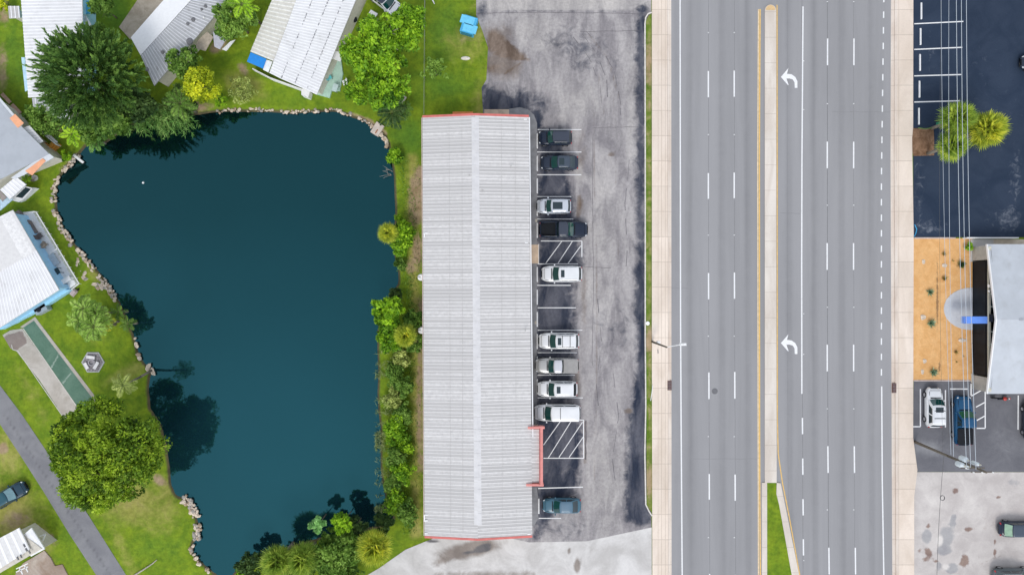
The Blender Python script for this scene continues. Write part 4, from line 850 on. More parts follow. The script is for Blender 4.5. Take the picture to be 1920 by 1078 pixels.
xa = P(1807.5, 0, 2.9)[0]; yb0, yb1 = P(0, 593.5, 2.9)[1], P(0, 606.5, 2.9)[1]
MB().box(((xa + xw) / 2 + .1, (yb0 + yb1) / 2, 2.60), (xw - xa + .1, yb0 - yb1, .65)).build('entrance_sign', mat('bright_blue_panel', (.13, .30, .85), .5, .04), gb)
MB().box((xa + .14, (yb0 + yb1) / 2, 2.94), (.06, yb0 - yb1 + .01, .03)).build('sign_trim', mat('darker_blue', (.06, .16, .55), .5), gb)
mb = MB()
for y in (450, 447): pass
wm = MB().box((P(1852, 0)[0], P(0, 447)[1], .45), (P(1886, 0)[0] - P(1790, 0)[0] + .0, .14, .9)); tag(wm.build('low_wall', WTRIM), 'low white wall between the dark lot and the gabled building', 'wall')
kb = MB().box((P(1752, 0)[0], P(0, 446.5)[1], .07), (P(1789, 0)[0] - P(1712, 0)[0], .16, .14)); tag(kb.build('bed_kerb', mat('pink_kerb', (.55, .46, .42), .85, .15)), kind='structure')
kb = MB().box((P(1766, 0)[0], P(0, 713.3)[1], .06), (P(1819, 0)[0] - P(1713, 0)[0], .14, .12)); tag(kb.build('bed_kerb', mat('pink_kerb', (.55, .46, .42))), kind='structure')
MB().prism(pp([(1862, 449), (1920, 449), (1920, 461), (1862, 461)]), 0, .1).build('walkway', mat('beige_concrete', (.62, .54, .43)), loc=(0, 0, 0))['kind'] = 'structure'
# motorcycle
c = P(1871, 745); t = thing('motorcycle', 'red motorcycle parked against the lower wall of the gabled building', 'motorcycle', (c[0], c[1], .02))
RP_ = paint('red_motorcycle_paint', (.45, .03, .02))
for x in (-.68, .72): MB().tube((c[0] + x, c[1] - .06, .33), (c[0] + x, c[1] + .06, .33), .32, n=16).build('wheel', TYRE, t)
MB().path([(c[0] + .72, c[1], .33), (c[0] + .5, c[1], .95), (c[0] + .1, c[1], .75), (c[0] - .68, c[1], .35)], .06, n=6).build('frame', BLK, t)
MB().lathe((c[0] + .2, c[1], .78), [(.08, 0), (.24, .08), (.22, .2), (.08, .28)], 12).build('fuel_tank', RP_, t, True)
MB().box((c[0] - .32, c[1], .86), (.62, .28, .12), top=.8).build('seat', BLK, t); MB().box((c[0] + .72, c[1], .72), (.5, .2, .06)).build('mudguard', RP_, t)
MB().tube((c[0] + .45, c[1] - .4, 1.05), (c[0] + .45, c[1] + .4, 1.05), .03, n=6).build('handlebar', IRON, t); MB().tube((c[0] + .58, c[1], .95), (c[0] + .68, c[1], .93), .1, n=10).build('headlight', HL, t)

# ------------------------------------------------------------------ utility pole, wires, lamp post
WOOD = mat('weathered_pole_wood', (.13, .11, .085), .9, .2, 6, .3)
Bp = Vector(P(1715, 828)); Tp = Vector(P(1838, 888, 12.0)); Tp = Vector((Bp.x + .35, Bp.y - .45, 11.9))
up = thing('utility_pole', 'tall wooden utility pole with transformers leaning over the grey lot', 'utility pole', Bp)
MB().path([Bp, Bp.lerp(Tp, .5), Tp], .17, .11, 10).build('pole', WOOD, up, True)
XARM = []
for i, (zz, xl) in enumerate(((11.3, 1.15), (9.9, 1.25))):
    q = Bp.lerp(Tp, zz / 11.9); MB().box((q.x, q.y - .14, zz), (xl * 2, .1, .12), .0).build('crossarm', WOOD, up)
TRM = mat('transformer_grey', (.62, .68, .72), .45, .06)
for i, (dx, dy, z) in enumerate(((-.42, -.18, 8.6), (-.05, .42, 8.6), (.30, -.35, 8.4), (.5, .25, 9.6))):
    q = Bp.lerp(Tp, z / 11.9); r_ = .30 if i < 3 else .2
    tr = MB().lathe((q.x + dx, q.y + dy, z - .5), [(r_ * .9, 0), (r_, .06), (r_, .85), (r_ * .8, .95), (r_ * .2, 1.0)], 14).build('transformer', TRM, up, True)
    MB().lathe((q.x + dx + .1, q.y + dy, z + .45), [(.05, 0), (.08, .08), (.04, .16), (.07, .22), (.03, .3)], 8).build('bushing', BEI, tr)
for dx, z in ((-1.0, 11.36), (-.1, 11.36), (1.0, 11.36), (.5, 9.96), (-.8, 9.96)):
    q = Bp.lerp(Tp, z / 11.9); MB().lathe((q.x + dx, q.y - .14, z), [(.05, 0), (.08, .05), (.05, .1), (.07, .16), (.03, .2)], 8).build('insulator', WTRIM, up)
WIRE = mat('aluminium_wire', (.55, .60, .66), .5, .03, metal=.3); CAB = mat('black_cable', (.10, .10, .10), .7)
def wire(pts, r, m, label, sag=.7, n=14):
    a, b_ = Vector(pts[0]), Vector(pts[1]); ps = []
    for i in range(n + 1):
        f = i / n; p = a.lerp(b_, f); p.z -= 4 * sag * f * (1 - f); ps.append(p)
    o = MB().path(ps, r, n=5).build('overhead_wire', m); return tag(o, label, 'wire', 'overhead wires between the utility poles')
q = Bp.lerp(Tp, 1)
ends = [((1830, 880), (1817, -20), 11.2, .026), ((1820, 876), (1807.5, -20), 11.0, .026), ((1812, 872), (1798, -20), 10.6, .026), ((1788, 856), (1784, -20), 9.2, .02), ((1783, 852), (1769, -20), 8.4, .018)]
lbs = ['rightmost of five overhead wires crossing the dark lot', 'second overhead wire from the right crossing the dark lot', 'middle one of the five overhead wires crossing the dark lot', 'fourth overhead wire from the right, passing over the fan palms', 'thin leftmost overhead wire grazing the mulch bed palms']
for (e0, e1, hz, r_), lb in zip(ends, lbs):
    a = Vector(P(*e0, hz)); b_ = Vector(P(*e1, hz)); b_ = a.lerp(b_, 1.35); wire([a, b_], r_, WIRE, lb, .55)
wire([P(1770, 852, 6.2), P(1756, 1120, 6.2)], .022, CAB, 'dark cable running from the utility pole down over the concrete lot', .25)
wire([P(1768, 852, 5.6), P(1766, -30, 5.8)], .012, CAB, 'thin dark cable crossing the grey lot and sand bed from the pole', .5)
c = P(1767, 933, 6.0); cc = MB()
for k in range(2):
    ps = [(c[0] + .24 * math.cos(2 * math.pi * i / 14), c[1] + .27 * math.sin(2 * math.pi * i / 14), 5.98 + .05 * k) for i in range(15)]; cc.path(ps, .03, n=5)
tag(cc.build('cable_loop', CAB), 'small coil of spare black cable hanging over the concrete lot', 'cable')
# lamp post
b0 = Vector(P(1222.5, 640.5)); tp = Vector((b0.x + .05, b0.y, 7.6)); lp = thing('street_lamp', 'dark lamp post with a white arm reaching over the road', 'street lamp', b0)
MB().path([b0, b0.lerp(tp, .5), tp], .13, .09, 10).build('pole', WOOD, lp, True)
le = Vector(P(1279, 645.5, 8.0)); MB().path([(tp.x, tp.y, 7.3), (tp.x + .7, (tp.y + le.y) / 2, 7.85), (le.x, le.y, 8.0)], .045, .04, 6).build('arm', mat('white_steel', (.8, .8, .8), .4), lp)
MB().box((le.x + .12, le.y, 8.0), (.75, .3, .14), top=.8).build('lamp_head', mat('white_steel', (.8, .8, .8)), lp)
MB().lathe((le.x - .05, le.y, 8.07), [(.1, 0), (.1, .1), (.02, .12)], 8).build('photocell', WTRIM, lp)
MB().box((b0.x + .28, b0.y + .1, 2.2), (.35, .3, .5)).build('meter_box', WTRIM, lp)
mb = MB().path([P(1224, 722, .3), P(1222.5, 735, .25), P(1220, 751, .16)], .045, n=6); tag(mb.build('loose_pipe', WTRIM), 'thin white pipe lying bent along the verge beside the sidewalk', 'pipe')
mb = MB().path([P(1233.5, 655, .15), P(1234, 662, .15)], .05, n=6); tag(mb.build('dark_streak', IRON), 'short dark bar on the sidewalk by the lamp post', 'streak')  # short dark tube laid along the sidewalk surface
c = P(1214, 606); tag(MB().lathe((c[0], c[1], .1), [(.2, 0), (.24, .05), (.16, .07), (.02, .06)], 14).build('valve_cover', vp), 'round white utility cover in the grass verge above the lamp post', 'utility cover')

# ------------------------------------------------------------------ homes of the park
BLUEW = mat('sky_blue_siding', (.36, .64, .90), .6, .06); PEACH = mat('peach_canvas', (.84, .40, .22), .7, .08); AQW = mat('aqua_siding', (.35, .65, .82), .6, .06)
PALE = mat('pale_deck', (.86, .87, .88), .7, .08, 1); CREAM = mat('cream_siding', (.62, .58, .50), .7, .08)
def wallpoly(parent, poly, h, m, ins=.35, z0=0, nm='wall'):
    q = [Vector(P(x, y, h)) for x, y in poly]; c = sum(q, Vector()) / len(q)
    q = [c + (p - c) * max(.5, 1 - ins / max(.1, (p - c).length)) for p in q]
    return MB().prism(q, z0, h - .16).build(nm, m, parent)
def Rf(parent, quad, hs, mats, nm='roof', pitch=.42, rise=.03, t=.12):
    q = [P(x, y, h) for (x, y), h in zip(quad, hs)]; return ribbed(nm, *q, parent, mats, pitch, rise, t=t)
def flat(parent, poly, h, m, nm, t=.1): return MB().slab([P(x, y, h if not isinstance(h, (list, tuple)) else h[i]) for i, (x, y) in enumerate(poly)], t).build(nm, m, parent)
W2 = [ROOFT2, ROOFR2]; W3 = [ROOFT3, ROOFR3]
# A: upper left
A_ = thing('mobile_home', 'white ribbed roof mobile home under the big dark pine', 'house', P(110, 90))
wallpoly(A_, [(36, -60), (153, -60), (156, 172), (54, 182)], 2.9, AQW)
Rf(A_, [(35, -60), (53, 183), (158, 176), (153, -60)], [3, 3, 3.2, 3.2], [ROOFT2, ROOFR2], pitch=.38)
wallpoly(A_, [(62, 184), (132, 180), (118, 221), (64, 200)], 2.7, CREAM)
Rf(A_, [(60, 184), (132, 181), (134, 215), (62, 200)], [2.8, 2.8, 2.6, 2.6], W3, 'porch_roof', .5); 
flat(A_, [(62, 200), (134, 215), (130, 224), (112, 222)], 2.55, ROOFR3, 'porch_edge')
flat(A_, [(40, 108), (46, 108), (53.5, 168), (47, 172)], 2.2, mat('light_blue_awning', (.50, .72, .86), .6), 'awning')
flat(A_, [(154, 28), (160, 28), (174, 52), (172, 60), (155, 62)], 2.4, mat('pale_blue_panel', (.68, .76, .80), .6), 'side_roof')
ab = MB().box(P(163, 14, 2.0)[:2] + (1.9,), (.95, 1.5, .08), .1).build('blue_awning', mat('cyan_canvas', (.10, .50, .80), .6), A_)
Rf(A_, [(15, 12), (36, 12), (38, 34), (17, 35)], [2.2] * 4, [ROOFT, ROOFR2], 'shed_roof', .4); wallpoly(A_, [(15, 12), (36, 12), (38, 34), (17, 35)], 2.1, CREAM)
# B
B_ = thing('mobile_home', 'mobile home with half smooth white and half weathered ribbed roof', 'house', P(330, 60))
wallpoly(B_, [(248, 72), (345, -35), (450, -35), (290, 155)], 2.9, CREAM)
flat(B_, [(245, 71), (263.5, 104), (386, -30), (338, -35)], 3.0, mat('smooth_white_roof', (.84, .85, .86), .5, .03), 'roof')
Rf(B_, [(264, 105), (388, -30), (455, -30), (289, 161)], [3.0, 3.0, 2.75, 2.75], W3, 'roof', .42)
# ribs run across: replace corners order so ribs go down slope
for px, py, r_ in ((355, 78, .4), (382, 33, .12), (305, 98, .22), (352, 45, .2), (362, 37, .25), (275, 130, .25), (385, 12, .2), (378, 18, .15)):
    c = P(px, py, 2.95); MB().lathe((c[0], c[1], 2.85), [(r_, 0), (r_ * .9, .14), (r_ * .3, .22)], 12).build('roof_vent', mat('dark_vent', (.16, .16, .17), .7) if r_ > .14 else WTRIM, B_)
flat(B_, [(372, 75), (388, 60), (400, 70), (385, 96), (365, 90)], 2.3, mat('tan_roof', (.42, .36, .28), .8, .15), 'porch_roof')
flat(B_, [(399, 60), (416, 68), (423, 75), (412, 93), (402, 88)], 2.35, mat('lilac_grey', (.50, .50, .56), .6), 'side_roof'); flat(B_, [(416, 93), (432, 78), (441, 75), (424, 96)], 1.5, PALE, 'deck')
raised('patio', [(224, 52), (262, -4), (310, -40), (330, -60), (350, -40), (245, 75)], .1, ground_mat('sandy_concrete', (.36, .31, .24), (.50, .44, .36), [], mid=.8, fine=4, fine_amt=.25))
# C: big white roof
C_ = thing('mobile_home', 'wide mobile home with bright white panelled roof and a blue tarp corner', 'house', P(570, 70))
wallpoly(C_, [(512, 105), (520, -40), (690, -40), (594, 172), (508, 134)], 2.9, CREAM)
Rf(C_, [(535, -60), (469.5, 97), (513, 115), (578, -60)], [2.75, 2.75, 2.85, 2.85], [mat('cream_roof_sheet', (.66, .64, .58), .6, .06), mat('cream_roof_rib', (.80, .79, .75), .5)], 'carport_roof', .5)
dirm = mat('seam_dirt', (.24, .24, .26), .8)
edges = [((578, -60), (505, 137)), ((609, -60), (527, 148)), ((640, -60), (552, 159)), ((668, -60), (575, 169)), ((692, -60), (594, 178))]
for i in range(4):
    (a, b_), (c_, d_) = edges[i], edges[i + 1]
    Rf(C_, [a, b_, d_, c_], [3.1 + .03 * i, 3.1 + .03 * i, 3.1 + .03 * (i + 1) - .004, 3.1 + .03 * (i + 1) - .004], W2, 'roof', .34, .03)
    if i:
        mb = MB(); A0 = Vector(P(*a, 3.14 + .03 * i)); B0 = Vector(P(*b_, 3.14 + .03 * i)); n = 34
        for k in range(n):
            if rnd.random() < .72: p0 = A0.lerp(B0, k / n); p1 = A0.lerp(B0, (k + rnd.uniform(.35, .85)) / n); beam(mb, p0, p1, rnd.uniform(.04, .11), .012, .008)
        mb.build('roof_seam', dirm, C_)
flat(C_, [(463, 116), (470, 98.5), (499.5, 111), (493, 129)], 2.6, mat('blue_tarp', (.015, .25, .72), .5, .06), 'tarp_roof', .06)
flat(C_, [(499, 112), (511, 116), (503, 136), (493, 131)], 2.45, PALE, 'porch_roof')
mb = MB(); beam(mb, P(473, 129, 1), P(508, 147, 1), .12, .9); beam(mb, P(508, 147, 1), P(566, 168, 1), .14, .9); mb.build('railing', WTRIM, C_)
MB().prism(pp([(565, 168), (570, 165), (581, 172), (578, 183), (565, 178)], 1.2), 0, 1.2).build('entry_hood', WTRIM, C_)
DECKG = mat('mint_deck', (.42, .60, .50), .7, .12, 1.5)
MB().prism(pp([(594, 178), (619, 185), (623, 172), (638, 172), (644, 140), (640, 110), (622, 100)]), 0, .35).build('deck', DECKG, C_)
MB().prism([P(x, y, 2.2) for x, y in [(625, 95), (644, 100), (638, 116), (622, 110)]], 2.1, 2.2).build('deck_canopy', WTRIM, C_)
flat(C_, [(655, 12), (665, 8), (655, 36), (648, 39)], 2.2, PALE, 'side_awning')
# D: grey roof, left
D_ = thing('mobile_home', 'grey flat roofed home with peach awnings and orange steps', 'house', P(10, 290))
GR = mat('grey_membrane_roof', (.42, .45, .49), .6, .06, .8, dirt=(.36, .37, .39), dirt_amt=.3, dscale=.8); LG = mat('light_roof_edge', (.64, .67, .70), .6, .05)
wallpoly(D_, [(-120, 120), (0, 190), (43, 238), (98, 294), (28, 325), (-60, 380)], 2.9, CREAM)
flat(D_, [(-120, 60), (0, 192), (28, 225), (92, 289), (28, 322), (-70, 372), (-160, 250)], 3.08, GR, 'roof', .12)
flat(D_, [(-60, 112), (0, 184), (42, 233), (36, 241), (0, 193), (-60, 122)], 3.04, LG, 'roof_edge'); flat(D_, [(92, 288), (101, 295), (45, 328), (29, 335), (20, 334), (60, 306)], 3.04, LG, 'roof_edge')
flat(D_, [(18, 222), (28, 214), (44.5, 231), (33, 240)], 3.16, PEACH, 'awning', .06); flat(D_, [(47, 321), (80, 297), (85.5, 302), (60, 329)], 3.1, PEACH, 'awning', .04)
Rf(D_, [(39, 240), (63, 276), (81, 265), (56, 236)], [2.7, 2.7, 2.5, 2.5], W2, 'side_roof', .42)
mb = MB()
for i in range(3): a = P(99 + 4.6 * i, 277 + .5 * i, 0); mb.box((a[0], a[1], .35 - .12 * i), (.3, 1.15, .6 - .2 * i), R(-42))
mb.build('steps', mat('orange_wood', (.62, .30, .05), .7, .15), D_); MB().prism(pp([(75, 272), (80, 264), (101, 274), (93, 286)]), 0, .7).build('landing', mat('ochre_wood', (.45, .22, .04), .7, .15), D_)
mb = MB(); beam(mb, P(75, 246, .9), P(106, 272, .9), .1, .8); beam(mb, P(79, 243, .5), P(106, 268, .5), .35, .1); mb.build('ramp_railing', WTRIM, D_)
flat(D_, [(0, 356), (30, 331), (49, 346), (18, 374)], [2.6, 2.7, 2.5, 2.4], ROOFT2, 'porch_roof'); 
Rf(D_, [(0, 356), (30, 331), (49, 346), (18, 374)], [2.62, 2.72, 2.52, 2.42], W2, 'porch_roof', .4)
MB().prism(pp([(20, 375), (48, 350), (74, 354), (48, 377), (40, 380)]), 0, .5).build('deck', PALE, D_)
mb = MB()
for a, b_ in (((26, 370), (47, 350)), ((47, 350), (60, 354)), ((60, 354), (42, 373)), ((26, 370), (42, 373))): beam(mb, P(*a, 1.8), P(*b_, 1.8), .1, .1)
mb.build('screen_frame', WTRIM, D_); flat(D_, [(28, 369), (47, 351), (59, 355), (42, 372)], 1.72, GLD, 'screen', .03)
flat(D_, [(0, 395), (24, 374), (10, 366), (0, 374)], 2.0, mat('ice_blue_roof', (.50, .66, .76), .6), 'side_roof'); flat(D_, [(0, 371), (0, 358), (12, 370), (4, 378)], 2.5, mat('taupe_canvas', (.30, .26, .24), .8), 'awning')
# E: white roof with blue walls
E_ = thing('mobile_home', 'white roofed home with sky blue walls and a long deck facing the pond', 'house', P(50, 500))
wallpoly(E_, [(-110, 440), (25, 396), (60, 462), (109, 541), (0, 612), (-110, 650)], 3.0, BLUEW, .25)
Rf(E_, [(-100, 455), (24, 394), (68, 470), (-60, 545)], [3.1, 3.1, 3.25, 3.25], [mat('off_white_roof', (.70, .69, .68), .6, .05), mat('off_white_rib', (.76, .75, .74), .6)], 'roof', 60)
Rf(E_, [(-60, 543), (68, 469), (111, 543.5), (-60, 652)], [3.22, 3.22, 3.1, 3.1], W2, 'roof', .42)
MB().prism(pp([(42, 400), (67, 397), (148, 532), (133, 544), (104, 560), (70, 480)]), 0, .55).build('deck', PALE, E_)
mb = MB()
for a, b_ in (((67, 397), (108, 465)), ((108, 465), (148, 532)), ((148, 532), (133, 543)), ((66, 397), (54, 399)), ((93, 476), (108, 465))): beam(mb, P(*a, 1.3), P(*b_, 1.3), .1, .08)
for i in range(14):
    p = P(67 + 81 * i / 13, 397 + 135 * i / 13, .9); mb.box(p, (.07, .07, .8))
mb.build('railing', WTRIM, E_)
for (x, y, sx, c_) in ((74, 474, 1.2, WTRIM), (101, 521, 1.7, GLD), (48, 432, .9, GLD)):
    a = R(-59); c = P(x, y, 1.9); f = MB().box((c[0] - .2, c[1] - .05, 1.9), (sx, .3, 1.4), a).build('window', WTRIM, E_); MB().box((c[0] - .17, c[1] - .03, 1.92), (sx - .2, .34, 1.2), a).build('pane', DGL, f)
flat(E_, [(111, 544), (133, 543), (70, 583), (60, 588), (0, 618), (0, 612)], .9, AQW, 'skirting_ledge', .8)
def patio_chair(px, py, h, rz, m, label, w=.6, group=None, parts=True):
    c = Vector(P(px, py, h)); t = thing('patio_chair', label, 'chair', c, group); cr, sr = math.cos(rz), math.sin(rz)
    MB().box((c.x, c.y, h + .4), (w, w, .1), rz).build('seat', m, t); MB().box((c.x - cr * w * .5, c.y - sr * w * .5, h + .62), (.09, w, .55), rz).build('backrest', m, t)
    for sx in (-1, 1):
        for sy in (-1, 1):
            x, y = sx * w * .42, sy * w * .42; MB().box((c.x + x * cr - y * sr, c.y + x * sr + y * cr, h + .18), (.05, .05, .35), rz).build('leg', IRON, t)
TAUPE = mat('taupe_cushion', (.19, .16, .15), .85, .15, 2)
def lounger(px, py, h, rz, m, label, L=1.7, w=.85):
    c = Vector(P(px, py, h)); t = thing('patio_lounger', label, 'lounger', c); cr, sr = math.cos(rz), math.sin(rz)
    MB().box((c.x, c.y, h + .36), (L, w, .16), rz).build('cushion', m, t); MB().box((c.x - cr * L * .36, c.y - sr * L * .36, h + .52), (L * .3, w, .2), rz).build('backrest', m, t); MB().box((c.x, c.y, h + .16), (L * .94, w * .9, .2), rz).build('base', IRON, t)
lounger(43, 410, .55, R(-58), TAUPE, 'brown cushioned lounger at the upper end of the blue home deck'); lounger(61, 428, .55, R(-58), TAUPE, 'brown cushioned lounger by the blue wall, second on the deck')
patio_chair(86, 459, .55, R(140), mat('wicker', (.36, .28, .22), .8, .2, 8), 'round wicker chair midway along the blue home deck'); patio_chair(78, 443, .55, R(40), mat('dark_chair', (.13, .11, .11), .8), 'small dark chair beside the brown loungers')
def table(px, py, h, sx, sy, rz, m, label, hh=.7):
    c = Vector(P(px, py, h)); t = thing('patio_table', label, 'table', c); MB().box((c.x, c.y, h + hh), (sx, sy, .06), rz).build('table_top', m, t); cr, sr = math.cos(rz), math.sin(rz)
    for a in (-1, 1):
        for b_ in (-1, 1): x, y = a * sx * .42, b_ * sy * .42; MB().box((c.x + x * cr - y * sr, c.y + x * sr + y * cr, h + hh / 2), (.05, .05, hh), rz).build('leg', IRON, t)
table(114, 509, .55, .75, .6, R(-58), GLD, 'dark glass topped table on the blue home deck'); table(131, 525, .55, 1.1, .55, R(32), WTRIM, 'white table at the lower end of the blue home deck'); table(104, 487, .55, 1.4, .8, R(-58), mat('grey_mat', (.45, .52, .58), .8), 'pale grey table midway on the blue home deck', .3)
c = P(85, 579); t = thing('air_conditioner', 'grey air conditioner with a dark fan below the blue home', 'air conditioner', c); MB().box((c[0], c[1], .45), (1.5, .9, .9), R(28)).build('housing', mat('ac_grey', (.33, .38, .42), .6, .08), t); MB().lathe((c[0] - .2, c[1] - .05, .9), [(.32, 0), (.32, .04), (.1, .06)], 14).build('fan_grille', BLK, t)
# F: lower left
F_ = thing('mobile_home', 'white roofed home with a screened porch in the lower left corner', 'house', P(20, 1040))
wallpoly(F_, [(-120, 1070), (36, 991), (82, 1028), (30, 1060), (-60, 1110)], 2.9, CREAM)
Rf(F_, [(-90, 1055), (36, 989), (56, 1030), (-70, 1110)], [3.1, 3.1, 3.0, 3.0], [mat('off_white_roof', (.7, .69, .68)), ROOFR2], 'roof', .9, .02)
Rf(F_, [(42, 1004), (59, 989), (84, 1029), (58, 1043)], [2.7, 2.7, 2.6, 2.6], [PALE, WTRIM], 'porch_roof', .8)
mb = MB()
for a, b_ in (((30, 1066), (52, 1056)), ((30, 1072), (52, 1062)), ((36, 1064), (42, 1076)), ((46, 1060), (52, 1072))): beam(mb, P(*a, 1.6), P(*b_, 1.6), .12, .1)
mb.build('trellis', WTRIM, F_); mb = MB(); beam(mb, P(74, 1005, 1.6), P(85, 1001, 1.6), .12, .1); beam(mb, P(85, 1001, 1.6), P(79, 1016, 1.6), .12, .1); mb.build('porch_frame', WTRIM, F_)
for px, py in ((34, 1046), (40, 1042), (56, 1034), (46, 1022), (50, 1030)):
    c = P(px, py, 3.05); MB().box((c[0], c[1], 3.1), (.12, .4, .1), R(30)).build('roof_vent', mat('dark_vent', (.16, .16, .17)), F_)
raised('patio', [(30, 1075), (44, 1055), (84, 1031), (96, 1045), (104, 1060), (118, 1057), (132, 1085), (60, 1130)], .12, ground_mat('brown_patio', (.30, .22, .17), (.50, .44, .39), [], mid=.4, fine=4, fine_amt=.2))
# ------------------------------------------------------------------ yard things
SHB = ground_mat('court_green', (.085, .17, .12), (.13, .225, .165), [('crk', (.26, .34, .28), (.3, .38, .32), .2, .6, 2.0)], mid=.5, fine=5, fine_amt=.25)
BORD = ground_mat('court_border', (.40, .36, .31), (.52, .48, .42), [], mid=.8, fine=5, fine_amt=.2)
WLK = ground_mat('court_walk', (.40, .36, .31), (.56, .52, .47), [('d', (.24, .19, .17), (.30, .25, .22), .15, .3, .8)], mid=.4, fine=4, fine_amt=.15)
sheet('court_walk', [(5, 628), (20, 619), (42, 616), (150, 770), (122, 785), (74, 712), (30, 657), (20, 653)], .03, WLK, {'d': [inpoly([(6, 630), (42, 620), (52, 642), (30, 657), (18, 652)], 5)]}, step=5)
sheet('court', [(44, 614), (64, 601), (178, 752), (150, 768)], .036, SHB, {'crk': [seg([(96, 690), (112, 662)], 1.4, 1), seg([(118, 718), (133, 700)], 1.4, 1)]}, step=3.5)
sheet('court_border', [(42, 615), (38, 613), (66, 594), (185, 751), (178, 755), (65, 602.5)], .032, BORD)
strip([(44, 616), (150, 770)], 1.6, .044, 'court_line', mat('faded_paint', (.6, .58, .52), .8, .15)).__setitem__('kind', 'structure')
strip([(22, 646), (24, 655), (34, 658), (122, 786)], 1.4, .044, 'court_line', mat('faded_paint', (.6, .58, .52))).__setitem__('kind', 'structure')
c = P(175, 679); t = thing('fire_pit', 'hexagonal fire pit seat with pale benches on the lawn', 'fire pit', c)
hx = lambda r_, o=0: [(c[0] + r_ * math.cos(math.pi / 3 * i + o), c[1] + r_ * math.sin(math.pi / 3 * i + o)) for i in range(6)]
MB().prism(hx(1.38), 0, .10).build('rim', mat('grey_rim', (.45, .46, .46), .8, .1, 3), t); MB().prism(hx(1.24), .1, .13).build('gravel_floor', mat('pit_gravel', (.26, .24, .25), .9, .5, 9, .8), t)
for (dx, dy, a, L_) in ((-.12, .62, -8, 1.0), (.52, -.35, 60, .95), (-.65, -.4, -62, .8)): MB().box((c[0] + dx, c[1] + dy, .33), (L_, .36, .1), R(a)).build('bench', mat('pale_bench', (.72, .70, .70), .7), t)
MB().lathe((c[0], c[1], .12), [(.42, 0), (.42, .3), (.3, .3), (.28, .1), (.02, .08)], 14).build('fire_bowl', mat('stone_bowl', (.36, .34, .36), .8, .2, 5), t)
c = P(880, 53); t = thing('utility_box', 'bright blue lidded utility box on the grass beside the lot', 'utility box', c)
MB().box((c[0], c[1], .55), (1.62, 2.0, 1.1), R(-17)).build('body', mat('cyan_box', (.07, .42, .70), .6, .05), t)
for s_ in (-1, 1): MB().box((c[0] - s_ * .14, c[1] + s_ * .5, 1.13), (1.66, .96, .06), R(-17)).build('lid', mat('light_cyan_lid', (.16, .58, .84), .5, .08), t)
MB().box((c[0] - .3, c[1] - 1.06, .8), (1.3, .2, .3), R(-17)).build('handle_bar', mat('teal_dark', (.02, .16, .2), .6), t)
mb = MB(); c = P(873, 110); mb.lathe((c[0], c[1], 0), [(.55, 0), (.5, .12), (.3, .2), (.05, .22)], 12); mb.v = [(c[0] + (x - c[0]) * 1.05, c[1] + (y - c[1]) * .42, z) for x, y, z in mb.v]
tag(mb.build('stone', mat('white_stone', (.72, .68, .60), .85, .12, 4)), 'long white stone on the lawn below the blue box', 'stone')
c = P(752, 186); t = thing('planter_box', 'square white framed planter on the lawn beside the big bright tree', 'planter', c)
mb = MB()
for dx, dy, sx, sy in ((.42, 0, .12, .9), (-.42, 0, .12, .9), (0, .45, .95, .12), (0, -.45, .95, .12)):
    a = R(-35); mb.box((c[0] + dx * math.cos(a) - dy * math.sin(a), c[1] + dx * math.sin(a) + dy * math.cos(a), .15), (sx, sy, .3), a)
mb.build('frame', mat('peeling_white_wood', (.70, .64, .58), .8, .15, 5), t); MB().box((c[0], c[1], .09), (.8, .85, .14), R(-35)).build('soil', mat('dark_soil', (.09, .06, .045), .95, .3, 6, .6), t)
c = P(708, 243); t = thing('jetty', 'small square concrete jetty at the upper right corner of the pond', 'jetty', c)
MB().box((c[0], c[1], .0), (1.05, 1.45, .5), R(-32)).build('slab', mat('jetty_concrete', (.60, .52, .45), .85, .12, 2), t); MB().box((c[0] - .08, c[1] - .3, .27), (.12, .5, .04), R(-35)).build('rust_stain_plate', mat('rust_orange', (.38, .14, .06), .9), t)
# fence
t = thing('chain_link_fence', 'thin chain link fence crossing the lawn above the long building', 'fence', P(798, 130)); mb = MB(); ps = MB(); a0, a1 = P(799, -60), P(797, 218)
for i in range(9): f = i / 8; x = a0[0] + (a1[0] - a0[0]) * f; y = a0[1] + (a1[1] - a0[1]) * f; MB().tube((x, y, 0), (x, y, 1.25), .03, n=6).build('post', RIM, t)
mb.tube((a0[0], a0[1], 1.2), (a1[0], a1[1], 1.2), .014, n=5)
for i in range(60): f = i / 60; x = a0[0] + (a1[0] - a0[0]) * f; y = a0[1] + (a1[1] - a0[1]) * f; mb.tube((x, y, .05), (x, y - .25, 1.2), .008, n=3); mb.tube((x, y - .25, .05), (x, y, 1.2), .008, n=3)
mb.build('mesh_panel', RIM, t)
c = P(811, 1); mb = MB().path([(c[0] - .1, c[1] + .3, .1), (c[0], c[1], .15), (c[0] + .25, c[1] - .5, .1)], .12, .05, 6); tag(mb.build('boat_paddle', WTRIM), 'slim pale board lying on the grass at the top edge by the fence', 'board')
table(701, 32, 0, .95, .75, R(-30), WTRIM, 'white table half under the bright tree by the white car')
c = P(667, 42); t = thing('barbecue_grill', 'black barbecue grill beside the white roofed home and bright tree', 'grill', c); MB().lathe((c[0], c[1], .6), [(.1, 0), (.35, .12), (.38, .28), (.28, .46), (.05, .54)], 14).build('bowl', BLK, t, True)
for k in range(3): a = k * 2.1; MB().tube((c[0] + .1 * math.cos(a), c[1] + .1 * math.sin(a), .66), (c[0] + .35 * math.cos(a), c[1] + .35 * math.sin(a), 0), .02, n=5).build('leg', IRON, t)
patio_chair(649, 157, .35, R(200), WTRIM, 'white chair on the mint deck corner'); table(631, 168, .35, .9, .6, R(70), mat('mint_table', (.5, .62, .6), .7), 'pale green table on the mint deck')
patio_chair(618, 147, .35, R(30), mat('turquoise_chair', (.12, .52, .55), .7), 'turquoise chair on the mint deck')
